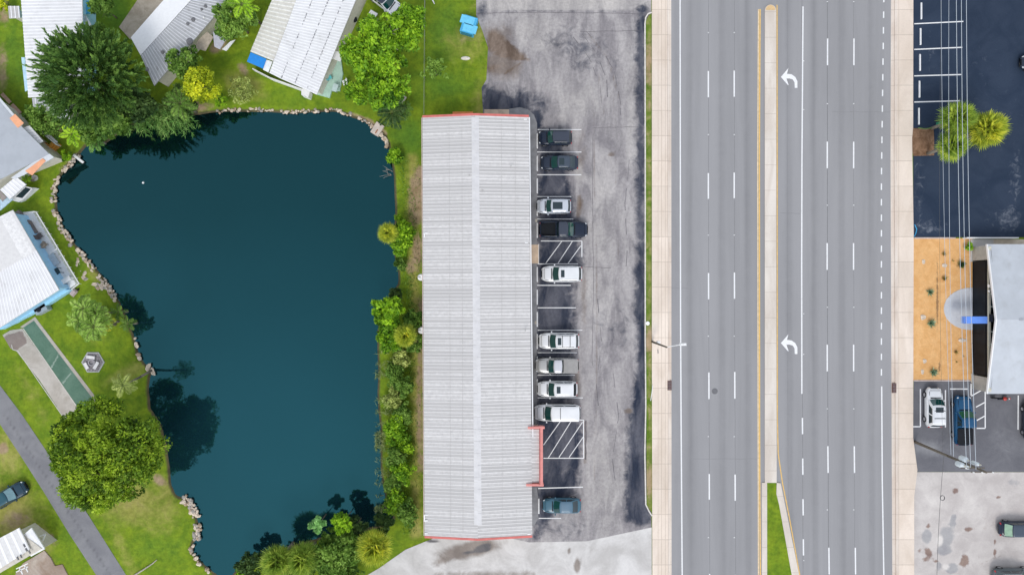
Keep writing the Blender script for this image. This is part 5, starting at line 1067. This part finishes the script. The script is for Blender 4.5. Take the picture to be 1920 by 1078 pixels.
c = P(142, 196, .4); tag(MB().lathe((c[0], c[1], 0), [(.25, 0), (.3, .5), (.26, .55), (.02, .5)], 10).build('turquoise_bin', mat('turquoise_plastic', (.04, .42, .34), .5)), 'turquoise bin peeking out under the big dark pine', 'bin')
for x0, y0, x1, y1, lb in ((3, 176, 19, 193, 'upper weathered plank bench along the grey home'), (22, 196, 38, 213, 'lower weathered plank bench along the grey home')):
    mb = MB(); beam(mb, P(x0, y0, .45), P(x1, y1, .45), .42, .06); t = mb.build('plank_bench', mat('pinkish_wood', (.46, .30, .24), .85, .15, 4)); tag(t, lb, 'bench', 'plank benches beside the grey home')
c = P(66, 334); tag(MB().lathe((c[0], c[1], 0), [(.36, 0), (.36, .16), (.2, .17), (.2, .03), (.01, .03)], 16).build('stone_ring', mat('pale_ring', (.6, .58, .56), .8, .15, 4)), 'round pale tyre shaped planter beside the grey home', 'planter')
c = Vector(P(147, 298, 0)); mb = MB(); mb.box((c.x, c.y, .0), (1.5, .28, .12), R(-38)); tag(mb.build('plank_jetty', WTRIM), 'short white plank jutting into the pond at its left corner', 'plank')
c = P(266, 342); tag(MB().lathe((c[0], c[1], -.36), [(.08, 0), (.14, .08), (.08, .18), (.02, .2)], 10).build('float_buoy', vp), 'tiny white buoy floating alone on the pond', 'buoy')
mb = MB(); c = Vector(P(141, 549)); t = thing('wheelbarrow', 'upturned pinkish wheelbarrow at the lower corner of the blue home deck', 'wheelbarrow', c); mb.box((c.x, c.y, .4), (.9, .6, .3), R(50), top=.7).build('tray', mat('pink_tray', (.52, .42, .42), .7), t); MB().tube((c.x + .4, c.y + .45, .15), (c.x + .5, c.y + .38, .15), .16, n=10).build('wheel', TYRE, t)
mb = MB().path([P(250, 1079, .1), P(268, 1068, .22), P(286, 1056, .15), P(294, 1049, .12)], .10, .05, 6); tag(mb.build('fallen_branch', DEADW), 'bare pale fallen branch on the lawn at the bottom edge', 'branch')
# utility bits in the right lot
c = P(1759, 234); tag(MB().box((c[0], c[1], .35), (.5, .45, .7)).build('green_box', mat('green_plastic', (.02, .30, .18), .6)), 'small green utility box beside the mulch bed', 'utility box')
tag(MB().path([P(1722, 240, .3), P(1735, 242, .35), P(1752, 239, .3)], .05, n=6).build('hose', mat('hose_green', (.10, .22, .05), .7)), 'green hose lying along the top of the mulch bed', 'hose')
mb = MB().path([P(1715, 421, .05), P(1719, 430, .06), P(1717, 438, .05), P(1714, 444, .05)], .04, n=5); tag(mb.build('hose', mat('bright_blue_hose', (.05, .45, .8), .6)), 'bright blue hose end curled at the corner of the dark lot', 'hose')

# ------------------------------------------------------------------ rocks
RK = [mat('limestone_pale', (.64, .54, .43), .9, .3, 3, .4), mat('limestone_tan', (.46, .35, .25), .9, .25, 3, .4), mat('limestone_grey', (.36, .33, .29), .9, .25, 3, .4)]
RM = []
for k in range(9):
    import bmesh
    bm = bmesh.new(); bmesh.ops.create_icosphere(bm, subdivisions=2, radius=.5)
    s = Vector((rnd.uniform(.8, 1.25), rnd.uniform(.6, 1), rnd.uniform(.45, .7))); o_ = [rnd.uniform(0, 6) for _ in range(6)]
    for v in bm.verts:
        n_ = v.co.normalized(); q = 1 + .18 * math.sin(3.1 * n_.x + o_[0]) + .16 * math.sin(4.3 * n_.y + o_[1]) + .14 * math.sin(5 * n_.z + o_[2]) + rnd.uniform(-.06, .06)
        v.co = Vector((v.co.x * s.x, v.co.y * s.y, v.co.z * s.z)) * q
    me = bpy.data.meshes.new('rock'); bm.to_mesh(me); bm.free(); me.materials.append(RK[0 if k < 5 else (1 if k < 7 else 2)]); RM.append(me)
ROCKS = []
def rocks(path, n, half, smin, smax, label, group, off=0.0):
    L = [0]
    for a, b_ in zip(path[:-1], path[1:]): L.append(L[-1] + math.hypot(b_[0] - a[0], b_[1] - a[1]))
    for i in range(n):
        s_ = (i + rnd.random()) / n * L[-1]; k = max(j for j in range(len(L)) if L[j] <= s_); k = min(k, len(path) - 2)
        a, b_ = path[k], path[k + 1]; f = (s_ - L[k]) / (L[k + 1] - L[k]); d = Vector((b_[0] - a[0], b_[1] - a[1])).normalized()
        j = rnd.uniform(-half, half) + off; x = a[0] + (b_[0] - a[0]) * f - d.y * j; y = a[1] + (b_[1] - a[1]) * f + d.x * j
        if math.sin(s_ * .21) + math.sin(s_ * .083 + 1) < -1.0: continue
        p = P(x, y); r_ = smin + (smax - smin) * rnd.random() ** 1.3
        ROCKS.append((r_, (p[0], p[1], -.12 + r_ * .12), (rnd.uniform(-.3, .3), rnd.uniform(-.3, .3), rnd.uniform(0, 6.28)), rnd.randrange(len(RM)), label, group))
rocks([(147, 289), (126, 312), (108, 332), (101, 352), (99, 375), (103, 397), (115, 430), (136, 460), (164, 491), (186, 518), (206, 546), (219, 564)], 230, 5.0, .18, .50, 'pale limestone rock in the band edging the pond lawn in front of the blue home', 'rocks edging the left bank of the pond')
rocks([(140, 485), (155, 515), (172, 528), (190, 545)], 26, 5, .2, .6, 'pale rock lying in the grass between the blue home and the pond', 'rocks scattered on the lawn by the blue home')
rocks([(404, 209), (430, 206), (500, 207), (545, 210), (580, 208), (625, 206), (652, 214), (682, 226), (700, 237)], 100, 3.2, .18, .46, 'pale rock in the row edging the top bank of the pond', 'rocks edging the top bank of the pond')
rocks([(713, 252), (722, 262), (727, 275)], 7, 1.5, .4, .7, 'pale rock beside the small concrete jetty', 'rocks beside the jetty')
rocks([(343, 932), (358, 948), (366, 968), (370, 990), (367, 1012)], 110, 6.5, .2, .55, 'pale rock in the thick heap edging the lower left bank', 'rocks heaped on the lower left bank')
rocks([(250, 630), (262, 672), (274, 688), (288, 697)], 9, 2, .3, .7, 'pale stone on the thin bank near the leaning palm', 'stones near the leaning palm')
rocks([(360, 1022), (356, 1034), (370, 1052), (394, 1074)], 14, 2.5, .35, .7, 'dull rock on the eroded bank at the bottom edge of the pond', 'rocks on the eroded bank')
ROCKS.sort(key=lambda t: -t[0])
from mathutils import Euler
rub = MB()
for i, (r_, loc_, rot_, k, lb, g_) in enumerate(ROCKS):
    if i < 285:
        o = bpy.data.objects.new('rock', RM[k]); col.objects.link(o); o.location = loc_; o.rotation_euler = rot_; o.scale = (r_,) * 3; tag(o, lb, 'rock', g_)
    else:
        E3 = Euler(rot_).to_matrix(); mi = 0 if k < 5 else (1 if k < 7 else 2)
        rub.add([Vector(loc_) + E3 @ (v.co * r_) for v in RM[k].vertices], [tuple(p_.vertices) for p_ in RM[k].polygons], mi)
tag(rub.build('small_rocks', RK), kind='stuff')
def onestone(px, py, r_, lb, sx=1.0, rz=0.0):
    o = bpy.data.objects.new('stone', rnd.choice(RM[:5])); col.objects.link(o); p = P(px, py); o.location = (p[0], p[1], .08); o.scale = (r_ * sx, r_, r_ * .6); o.rotation_euler[2] = rz; tag(o, lb, 'stone', 'stones set in the orange sand bed')
for px, py, r_, lb, sx in ((1731, 491, .62, 'pale stone in the upper left of the orange sand bed', 1), (1770, 498, .55, 'small round pale stone below the upper brown tuft in the sand', 1), (1730, 595, .75, 'pale stone beside the lower left agave of the sand bed', .8), (1803, 638, .8, 'oval pale stone below the round concrete pad', .7), (1729, 697, .55, 'pale stone beside the lowest agave', 1.2), (1733, 677, .5, 'ring shaped pale stone above the lowest agave', 1)): onestone(px, py, r_, lb, sx, R(90))

# ------------------------------------------------------------------ vegetation
PINE = leaf_mat('pine_needles', (.018, .045, .012), (.055, .120, .026), (.14, .23, .045), .15)
OAK = leaf_mat('oak_leaves', (.018, .045, .005), (.095, .170, .012), (.26, .35, .024)); BRT = leaf_mat('bright_leaves', (.025, .075, .006), (.115, .235, .013), (.26, .40, .02))
YEL = leaf_mat('yellow_leaves', (.08, .12, .008), (.27, .33, .014), (.50, .50, .025)); MIDG = leaf_mat('mid_green_leaves', (.025, .065, .010), (.085, .165, .025), (.18, .28, .05)); DRK = leaf_mat('dark_leaves', (.010, .028, .010), (.03, .065, .018), (.07, .12, .03))
PAL = leaf_mat('pale_leaves', (.10, .12, .03), (.22, .27, .07), (.38, .42, .13)); FAN = leaf_mat('fan_palm_leaves', (.05, .10, .012), (.17, .25, .035), (.38, .43, .07)); FANY = leaf_mat('yellow_fan_leaves', (.09, .12, .02), (.25, .30, .03), (.62, .52, .06)); FTH = leaf_mat('feather_leaves', (.05, .10, .015), (.17, .28, .045), (.38, .48, .13)); MINT = leaf_mat('mint_leaves', (.05, .13, .04), (.15, .32, .10), (.32, .50, .20))
BAM = leaf_mat('bamboo_leaves', (.025, .075, .015), (.09, .20, .04), (.24, .36, .10)); REED = leaf_mat('reed_leaves', (.06, .09, .03), (.15, .21, .07), (.32, .34, .16)); LEM = leaf_mat('lime_palm_leaves', (.08, .17, .01), (.22, .37, .02), (.38, .50, .04))
conifer(174, 148, 90, 12.0, PINE, 'large dark spiky pine overhanging the upper left pond corner', 860, 60, base=(205, 190), hc=7.0, vz=4.9)
broad(203, 850, 113, 10.2, OAK, 'large round dense oak between the lane and the pond', clumps=190, per=180, leaf=.30, vr=.55, cr=.14, lobes=.11, hollow=.26, zmin=-.1, name='oak_tree', base=(262, 835), tr=.4)
broad(378, 160, 38, 5.5, YEL, 'yellow green round tree beside the weathered roof', clumps=70, per=70, leaf=.26, cr=.22, base=(385, 165))
broad(345, 118, 34, 5.0, MIDG, 'mid green tree overlapping the weathered ribbed roof', clumps=60, per=60, leaf=.28, lobes=.3)
broad(455, 170, 32, 2.6, PAL, 'pale thin leaved shrub on the lawn between two homes', clumps=60, per=35, leaf=.2, hollow=.6, name='shrub', cat='shrub')
broad(440, 38, 42, 5.5, MIDG, 'light green tree between the two upper homes', clumps=80, per=60, leaf=.3, lobes=.25, tb=.15); feather_palm(455, 10, 26, 6, LEM, 'lime palm at the top edge between the two upper homes', fronds=14)
broad(705, 95, 62, 8.5, BRT, 'large bright green tree behind the white roofed home', clumps=130, per=75, leaf=.36, lobes=.35, cr=.17, hollow=.4, zmin=0)
broad(760, 55, 46, 7.5, BRT, 'bright green tree in front of the fence by the white car', clumps=80, per=70, leaf=.36, lobes=.35, cr=.2, zmin=0)
broad(725, 165, 46, 7.0, BRT, 'bright green tree above the dark palm near the jetty', clumps=80, per=75, leaf=.34, lobes=.35, cr=.2, tb=-.05, zmin=0)
broad(668, 170, 26, 4.5, BRT, 'low bright tree beside the mint deck', clumps=36, per=60, leaf=.3, lobes=.3, cr=.25)
broad(815, 130, 26, 3.2, MIDG, 'thin sapling beside the chain link fence', clumps=26, per=30, leaf=.26, lobes=.4, hollow=.6, tb=.3)
mb = trunk_mb(P(715, 80), P(712, 72, 7.5), .22, 14, 3.2); tag(mb.build('bare_tree', DEADW, None, True), 'bare grey branches showing in the gap of the bright trees', 'tree')
feather_palm(735, 212, 30, 3.2, DRK, 'dark green palm between the bright trees and the jetty', fronds=16, wd=.1); feather_palm(758, 206, 18, 2.6, MIDG, 'small green palm beside the square planter', fronds=12, wd=.08)
# upper-left bank
broad(175, 238, 34, 3.5, MIDG, 'leafy shrub directly under the pine at the pond corner', clumps=70, per=60, leaf=.4, name='shrub', cat='shrub', tb=-.05); broad(215, 225, 36, 4.2, MIDG, 'dense green shrub between the pine and the bamboo', clumps=80, per=60, leaf=.42, name='shrub', cat='shrub', tb=-.1)
broad(255, 195, 38, 4.5, DRK, 'dark green tree in the shade between pine and yellow tree', clumps=80, per=60, leaf=.36, tb=.1); broad(340, 190, 32, 3.5, DRK, 'dark olive shrub below the yellow green tree', clumps=60, per=50, leaf=.36, name='shrub', cat='shrub', tb=.25)
feather_palm(340, 195, 30, 4.2, MIDG, 'dark arching palm below the yellow green tree', fronds=16)
bt = thing('bamboo', 'clump of bamboo with long leaves leaning over the top of the pond', 'bamboo', P(295, 200)); Cb = []; Ab = []; Lb = []; Tb = []; sm = MB()
for i in range(130):
    b0_ = np.array(P(rnd.uniform(250, 350), rnd.uniform(192, 214), 0)); a = R(rnd.gauss(-88, 38)); h_ = np.array([math.cos(a), math.sin(a), 0]); L_ = rnd.uniform(1.2, 3.2); e = R(rnd.uniform(45, 75)); p = b0_.copy(); ti = rnd.gauss(.5, .2); ps = [tuple(p)]
    for k in range(12):
        d = h_ * math.cos(e) + np.array([0, 0, math.sin(e)]); p = p + d * L_ / 9; e -= R(rnd.uniform(8, 13)); ps.append(tuple(p))
        if k > 2:
            for q in range(5): dd = d + rng.normal(size=3) * .75; dd[2] -= .3; Cb.append(p + dd * .15); Ab.append(dd); Lb.append(rnd.uniform(.35, .75)); Tb.append(ti + rnd.gauss(0, .15))
    sm.path(ps[::3], .03, .01, 4)
leafmesh(np.array(Cb), np.array(Ab), np.array(Lb), .085, np.array(Tb), 'foliage', BAM, bt); sm.build('stem', mat('frond_stem', (.16, .2, .06)), bt)
feather_palm(137, 252, 22, 2.8, LEM, 'lime green young palm near the left corner of the pond', fronds=12, wd=.12); feather_palm(178, 262, 22, 2.4, BAM, 'green palm leaning over the dark water under the pine', fronds=12, wd=.1)
broad(92, 224, 36, 3.0, MIDG, 'leafy hedge shrub beside the grey home and porch roof', clumps=70, per=55, leaf=.26, ex=1.35, rot=-35, name='shrub', cat='shrub', tb=.12); broad(62, 212, 20, 2.4, MIDG, 'small leafy shrub at the left end of the hedge', clumps=30, per=50, leaf=.24, name='shrub', cat='shrub', tb=.15); broad(126, 292, 13, 1.0, BRT, 'low bright ground shrub beside the orange steps', clumps=24, per=50, leaf=.2, name='shrub', cat='shrub')
broad(190, 15, 26, 4.0, MIDG, 'green shrub behind the blue awning at the top edge', clumps=40, per=50, leaf=.3, tb=.05); broad(185, 60, 18, 3.0, MIDG, 'green tree squeezed between pine and white side roof', clumps=30, per=50, leaf=.3); broad(12, 8, 16, 1.6, YEL, 'yellowish bush in the very upper left corner', clumps=20, per=40, leaf=.22, name='shrub', cat='shrub')
feather_palm(50, 336, 8, 1.4, LEM, 'tiny lime plant beside the screened porch', name='potted_palm', fronds=9, wd=.08)
broad(415, 190, 14, 1.6, BRT, 'small bright bush at the top bank beside the rocks', clumps=18, per=50, leaf=.2, name='shrub', cat='shrub')
# left lawn palms
feather_palm(0, 0, 0, 0, FTH, 'cluster of light green palms on the lawn below the blue home', heads=[(158, 578, 26, 4.6), (180, 588, 22, 4.2), (152, 600, 24, 4.4), (178, 612, 28, 4.6), (168, 622, 20, 3.6)], fronds=17, wd=.08, droop=.8, ll=.36)
feather_palm(196, 605, 20, 3.2, FANY, 'palm with browning fronds beside the light green palm cluster', fronds=12, wd=.08, droop=.8)
feather_palm(232, 722, 22, 7.0, PAL, 'slender leaning palm with a pale crown over the pond bank', base=(284, 694), fronds=14, wd=.05, droop=.7)
feather_palm(223, 585, 14, 2.0, MIDG, 'small palm on the left bank overhanging the water', fronds=10); feather_palm(241, 607, 15, 2.0, MIDG, 'small palm lower on the left bank overhanging the water', fronds=10)
# right bank
shrub(740, 293, 17, 1.8, BRT, 'bright leafy shrub on the right bank below the jetty', leaf=.34, clumps=34, per=45)
fan_palm(727, 437, 22, 5.0, FANY, 'round pale fan palm leaning over the right bank of the pond', base=(742, 440), leaves=76)
shrub(757, 440, 28, 3.2, BRT, 'large glossy bright shrub behind the pale fan palm', leaf=.36, clumps=60, per=60, ex=.8); shrub(751, 462, 22, 2.6, BRT, 'bright shrub just below the pale fan palm', leaf=.34, clumps=40, per=55)
shrub(750, 497, 14, 1.6, MIDG, 'small dark shrub at the bank below the bright shrubs', clumps=24, per=45, leaf=.26); shrub(748, 408, 9, 1.2, BRT, 'tiny bright shrub above the fan palm', clumps=12, per=40)
broad(728, 585, 32, 4.2, BRT, 'yellow green leafy tree on the right bank above the yellow palm', clumps=80, per=60, leaf=.38, lobes=.2, tb=.08); broad(735, 632, 32, 3.8, BRT, 'bright green tree wrapped around the yellow fan palm', clumps=80, per=60, leaf=.36, tb=-.08); broad(775, 600, 22, 3.0, MIDG, 'dark green shrub between yellow palm and long building', clumps=44, per=55, leaf=.34, name='shrub', cat='shrub', tb=-.1); broad(778, 645, 18, 2.6, MIDG, 'green shrub below right of the yellow fan palm', clumps=36, per=50, leaf=.32, name='shrub', cat='shrub')
fan_palm(760, 630, 24, 5.0, FANY, 'round yellow fan palm in front of the long building', leaves=76); shrub(742, 552, 15, 1.8, DRK, 'dark shrub above the yellow green tree on the right bank', clumps=24, per=45, tb=.2)
band = [(752, 672, 15, 'olive shrub first in the row below the yellow palm'), (740, 700, 16, 'olive shrub second in the row below the yellow palm'), (758, 725, 15, 'leafy shrub third in the bank row, nearest the bare strip'), (738, 748, 17, 'olive shrub in the bank row level with the silver pickup and van gap'), (756, 775, 16, 'green shrub in the bank row level with the white van'), (742, 800, 18, 'bright shrub in the bank row level with the red parapet top'), (752, 828, 18, 'bright shrub in the bank row level with the red parapet middle'), (744, 856, 17, 'bright shrub in the bank row at the red parapet foot'), (755, 884, 17, 'green shrub in the bank row above the last sedan'), (740, 905, 15, 'bright shrub in the bank row level with the last sedan'), (744, 940, 22, 'round bright shrub near the lower end of the bank row'), (762, 958, 20, 'soft green shrub at the lower end of the bank row beside the building')]
for i, (x, y, r_, lb) in enumerate(band): shrub(x, y, r_ * 1.3, 1.9 + .3 * (i % 3), (PAL, MIDG, MIDG, PAL, MIDG, BRT)[i % 6] if i < 6 else (BRT, MIDG)[i % 2], lb, clumps=56, per=50, leaf=.26, lobes=.5, hollow=.5, tb=.06, group='shrubs along the right bank')
n = 6000; yy = rng.uniform(650, 960, n); kk = rng.random(n) < np.clip(.25 + .6 * np.sin(yy / 11) * np.sin(yy / 5.3 + 1) + .2 * np.sin(yy / 31), 0, 1); yy = yy[kk]; n = len(yy); xx = 720 + rng.normal(0, 10, n) + 6 * np.sin(yy / 17); xx = np.clip(xx, 705, 748)
Cn = np.array([P(x, y, 0) for x, y in zip(xx, yy)]); Cn[:, 2] = rng.uniform(-.25, .5, n); An = rng.normal(size=(n, 3)) * np.array([.8, .8, .3]) + np.array([0, 0, .9])
tag(leafmesh(Cn, An, rng.uniform(.4, .95, n), .055, rng.uniform(.2, 1, n), 'reeds', REED, None), kind='stuff')
n = 5200; yy = rng.uniform(300, 1000, n); xx = 768 + rng.normal(0, 11, n); xx = np.clip(xx, 745, 792); k = rng.random(n) < (.5 + .5 * np.sin(yy / 23) * np.cos(xx / 7)); xx, yy = xx[k], yy[k]; n = len(xx)
Cn = np.array([P(x, y, 0) for x, y in zip(xx, yy)]); Cn[:, 2] = rng.uniform(.02, .2, n)
tag(leafmesh(Cn, rng.normal(size=(n, 3)) + np.array([0, 0, .8]), rng.uniform(.15, .4, n), .08, rng.uniform(.1, 1, n), 'weeds', MIDG, None), kind='stuff')
# bottom bank
fan_palm(520, 1052, 36, 6.5, FAN, 'large fan palm, leftmost of the row at the bottom bank', leaves=80, group='fan palms at the bottom bank'); fan_palm(566, 1050, 36, 6.2, FAN, 'fan palm second from the left at the bottom bank', leaves=80, group='fan palms at the bottom bank')
broad(620, 1048, 42, 5.8, MIDG, 'soft green tree between the fan palms at the bottom bank', clumps=90, per=70, leaf=.28, tb=.12); broad(655, 1030, 34, 5.0, MIDG, 'green tree behind the yellow fan palm at the bottom bank', clumps=70, per=60, leaf=.28, tb=.05)
fan_palm(702, 1026, 38, 6.2, FANY, 'yellow green fan palm at the right end of the bottom bank', leaves=80, group='fan palms at the bottom bank')
broad(594, 985, 19, 4.6, MINT, 'small mint green tree poking above the bottom bank', clumps=36, per=60, leaf=.24, tb=.1); broad(643, 980, 22, 4.8, BRT, 'small bright tree above the bottom bank beside the mint tree', clumps=40, per=60, leaf=.26, tb=.12)
broad(618, 1010, 22, 3.6, MIDG, 'mid green shrub below the mint tree', clumps=40, per=55, leaf=.28, name='shrub', cat='shrub'); broad(470, 1058, 28, 3.6, DRK, 'dark shrub left of the fan palms at the bottom bank', clumps=60, per=55, leaf=.28, name='shrub', cat='shrub', tb=.15); broad(720, 980, 22, 2.6, DRK, 'dark shrub in the lower right pond corner', clumps=50, per=50, leaf=.28, name='shrub', cat='shrub', tb=.1); broad(668, 985, 24, 3.4, DRK, 'dark tree crown over the water by the bright small tree', clumps=50, per=50, leaf=.28, tb=0)
broad(452, 1078, 18, 2.4, BRT, 'small bright shrub at the bottom edge beside the pond', clumps=24, per=50, leaf=.24, name='shrub', cat='shrub'); broad(545, 1085, 50, 4.5, MIDG, 'green tree under the fan palms at the bottom edge', clumps=90, per=60, leaf=.3, tb=.1); broad(640, 1090, 50, 4.5, MIDG, 'green tree at the bottom edge below the soft green tree', clumps=90, per=60, leaf=.3)
# right lot palms and bed plants
fan_palm(1797, 222, 37, 6.0, FAN, 'green fan palm, upper of the three under the wires', leaves=80); fan_palm(1852, 243, 39, 6.5, FANY, 'yellow fan palm, rightmost of the three beside the wires', leaves=80); fan_palm(1786, 273, 32, 5.6, FAN, 'dense green fan palm, lowest of the three by the mulch bed', leaves=76)
shrub(1817, 463, 10, .9, BRT, 'bright green shrub at the upper right corner of the sand bed', clumps=20, per=45, leaf=.2, ex=.7, rot=0)
AG = leaf_mat('agave_leaves', (.05, .10, .06), (.13, .21, .13), (.28, .36, .24)); AGB = leaf_mat('dry_tuft_leaves', (.10, .07, .02), (.24, .19, .06), (.36, .30, .11))
def agave(px, py, r_, m, label, n=46, name='agave'):
    c = np.array(P(px, py)); a = np.arange(n) * 2.39996; e = np.linspace(1.35, .25, n); d = np.stack([np.cos(a) * np.cos(e), np.sin(a) * np.cos(e), np.sin(e)], 1); L = r_ * (1.0 + .15 * rng.normal(size=n))
    C = c + np.array([0, 0, .08]) + d * (L * .5)[:, None]; o = leafmesh(C, d, L, L * .20, rng.uniform(.1, 1, n), name, m, None); tag(o, label, 'plant', 'plants in the orange sand bed')
agave(1742, 548, .60, AG, 'blue green agave left of the round pad'); agave(1744, 606, .70, AG, 'largest blue green agave, lower left of the round pad', 60); agave(1748, 697, .65, AG, 'lowest green agave in the sand bed', 56); agave(1800.5, 496, .62, DRK, 'dark green tuft near the glass front in the sand bed', 70, 'grass_tuft')
agave(1769, 522, .42, AGB, 'brown dry tuft above the round pad', 50, 'grass_tuft'); agave(1768, 476, .40, AGB, 'flattened brown tuft at the top of the sand bed', 40, 'grass_tuft'); agave(1791, 660, .36, AGB, 'brown tuft below the round pad near the glass front', 40, 'grass_tuft'); agave(1805, 668, .2, AGB, 'tiny brown sprig right of the lower brown tuft', 16, 'grass_tuft'); agave(1792, 678, .22, AGB, 'tiny brown sprig below the lower brown tuft', 16, 'grass_tuft'); agave(1785, 489, .3, AGB, 'brown sprig left of the dark green tuft', 14, 'grass_tuft')
# dead branches in the water near the right bank
mb = MB()
for k in range(9):
    a = Vector(P(732 + rnd.uniform(-4, 4), 322 + rnd.uniform(-6, 10), -.2)); b_ = a + Vector((rnd.uniform(-1.6, .1), rnd.uniform(-.6, .9), rnd.uniform(.1, .5))); mb.path([a, a.lerp(b_, .5) + Vector((0, 0, .25)), b_], .022, .01, 4)
tag(mb.build('dead_branch', DEADW), 'thin bare branches sticking out of the water at the right bank', 'branch')
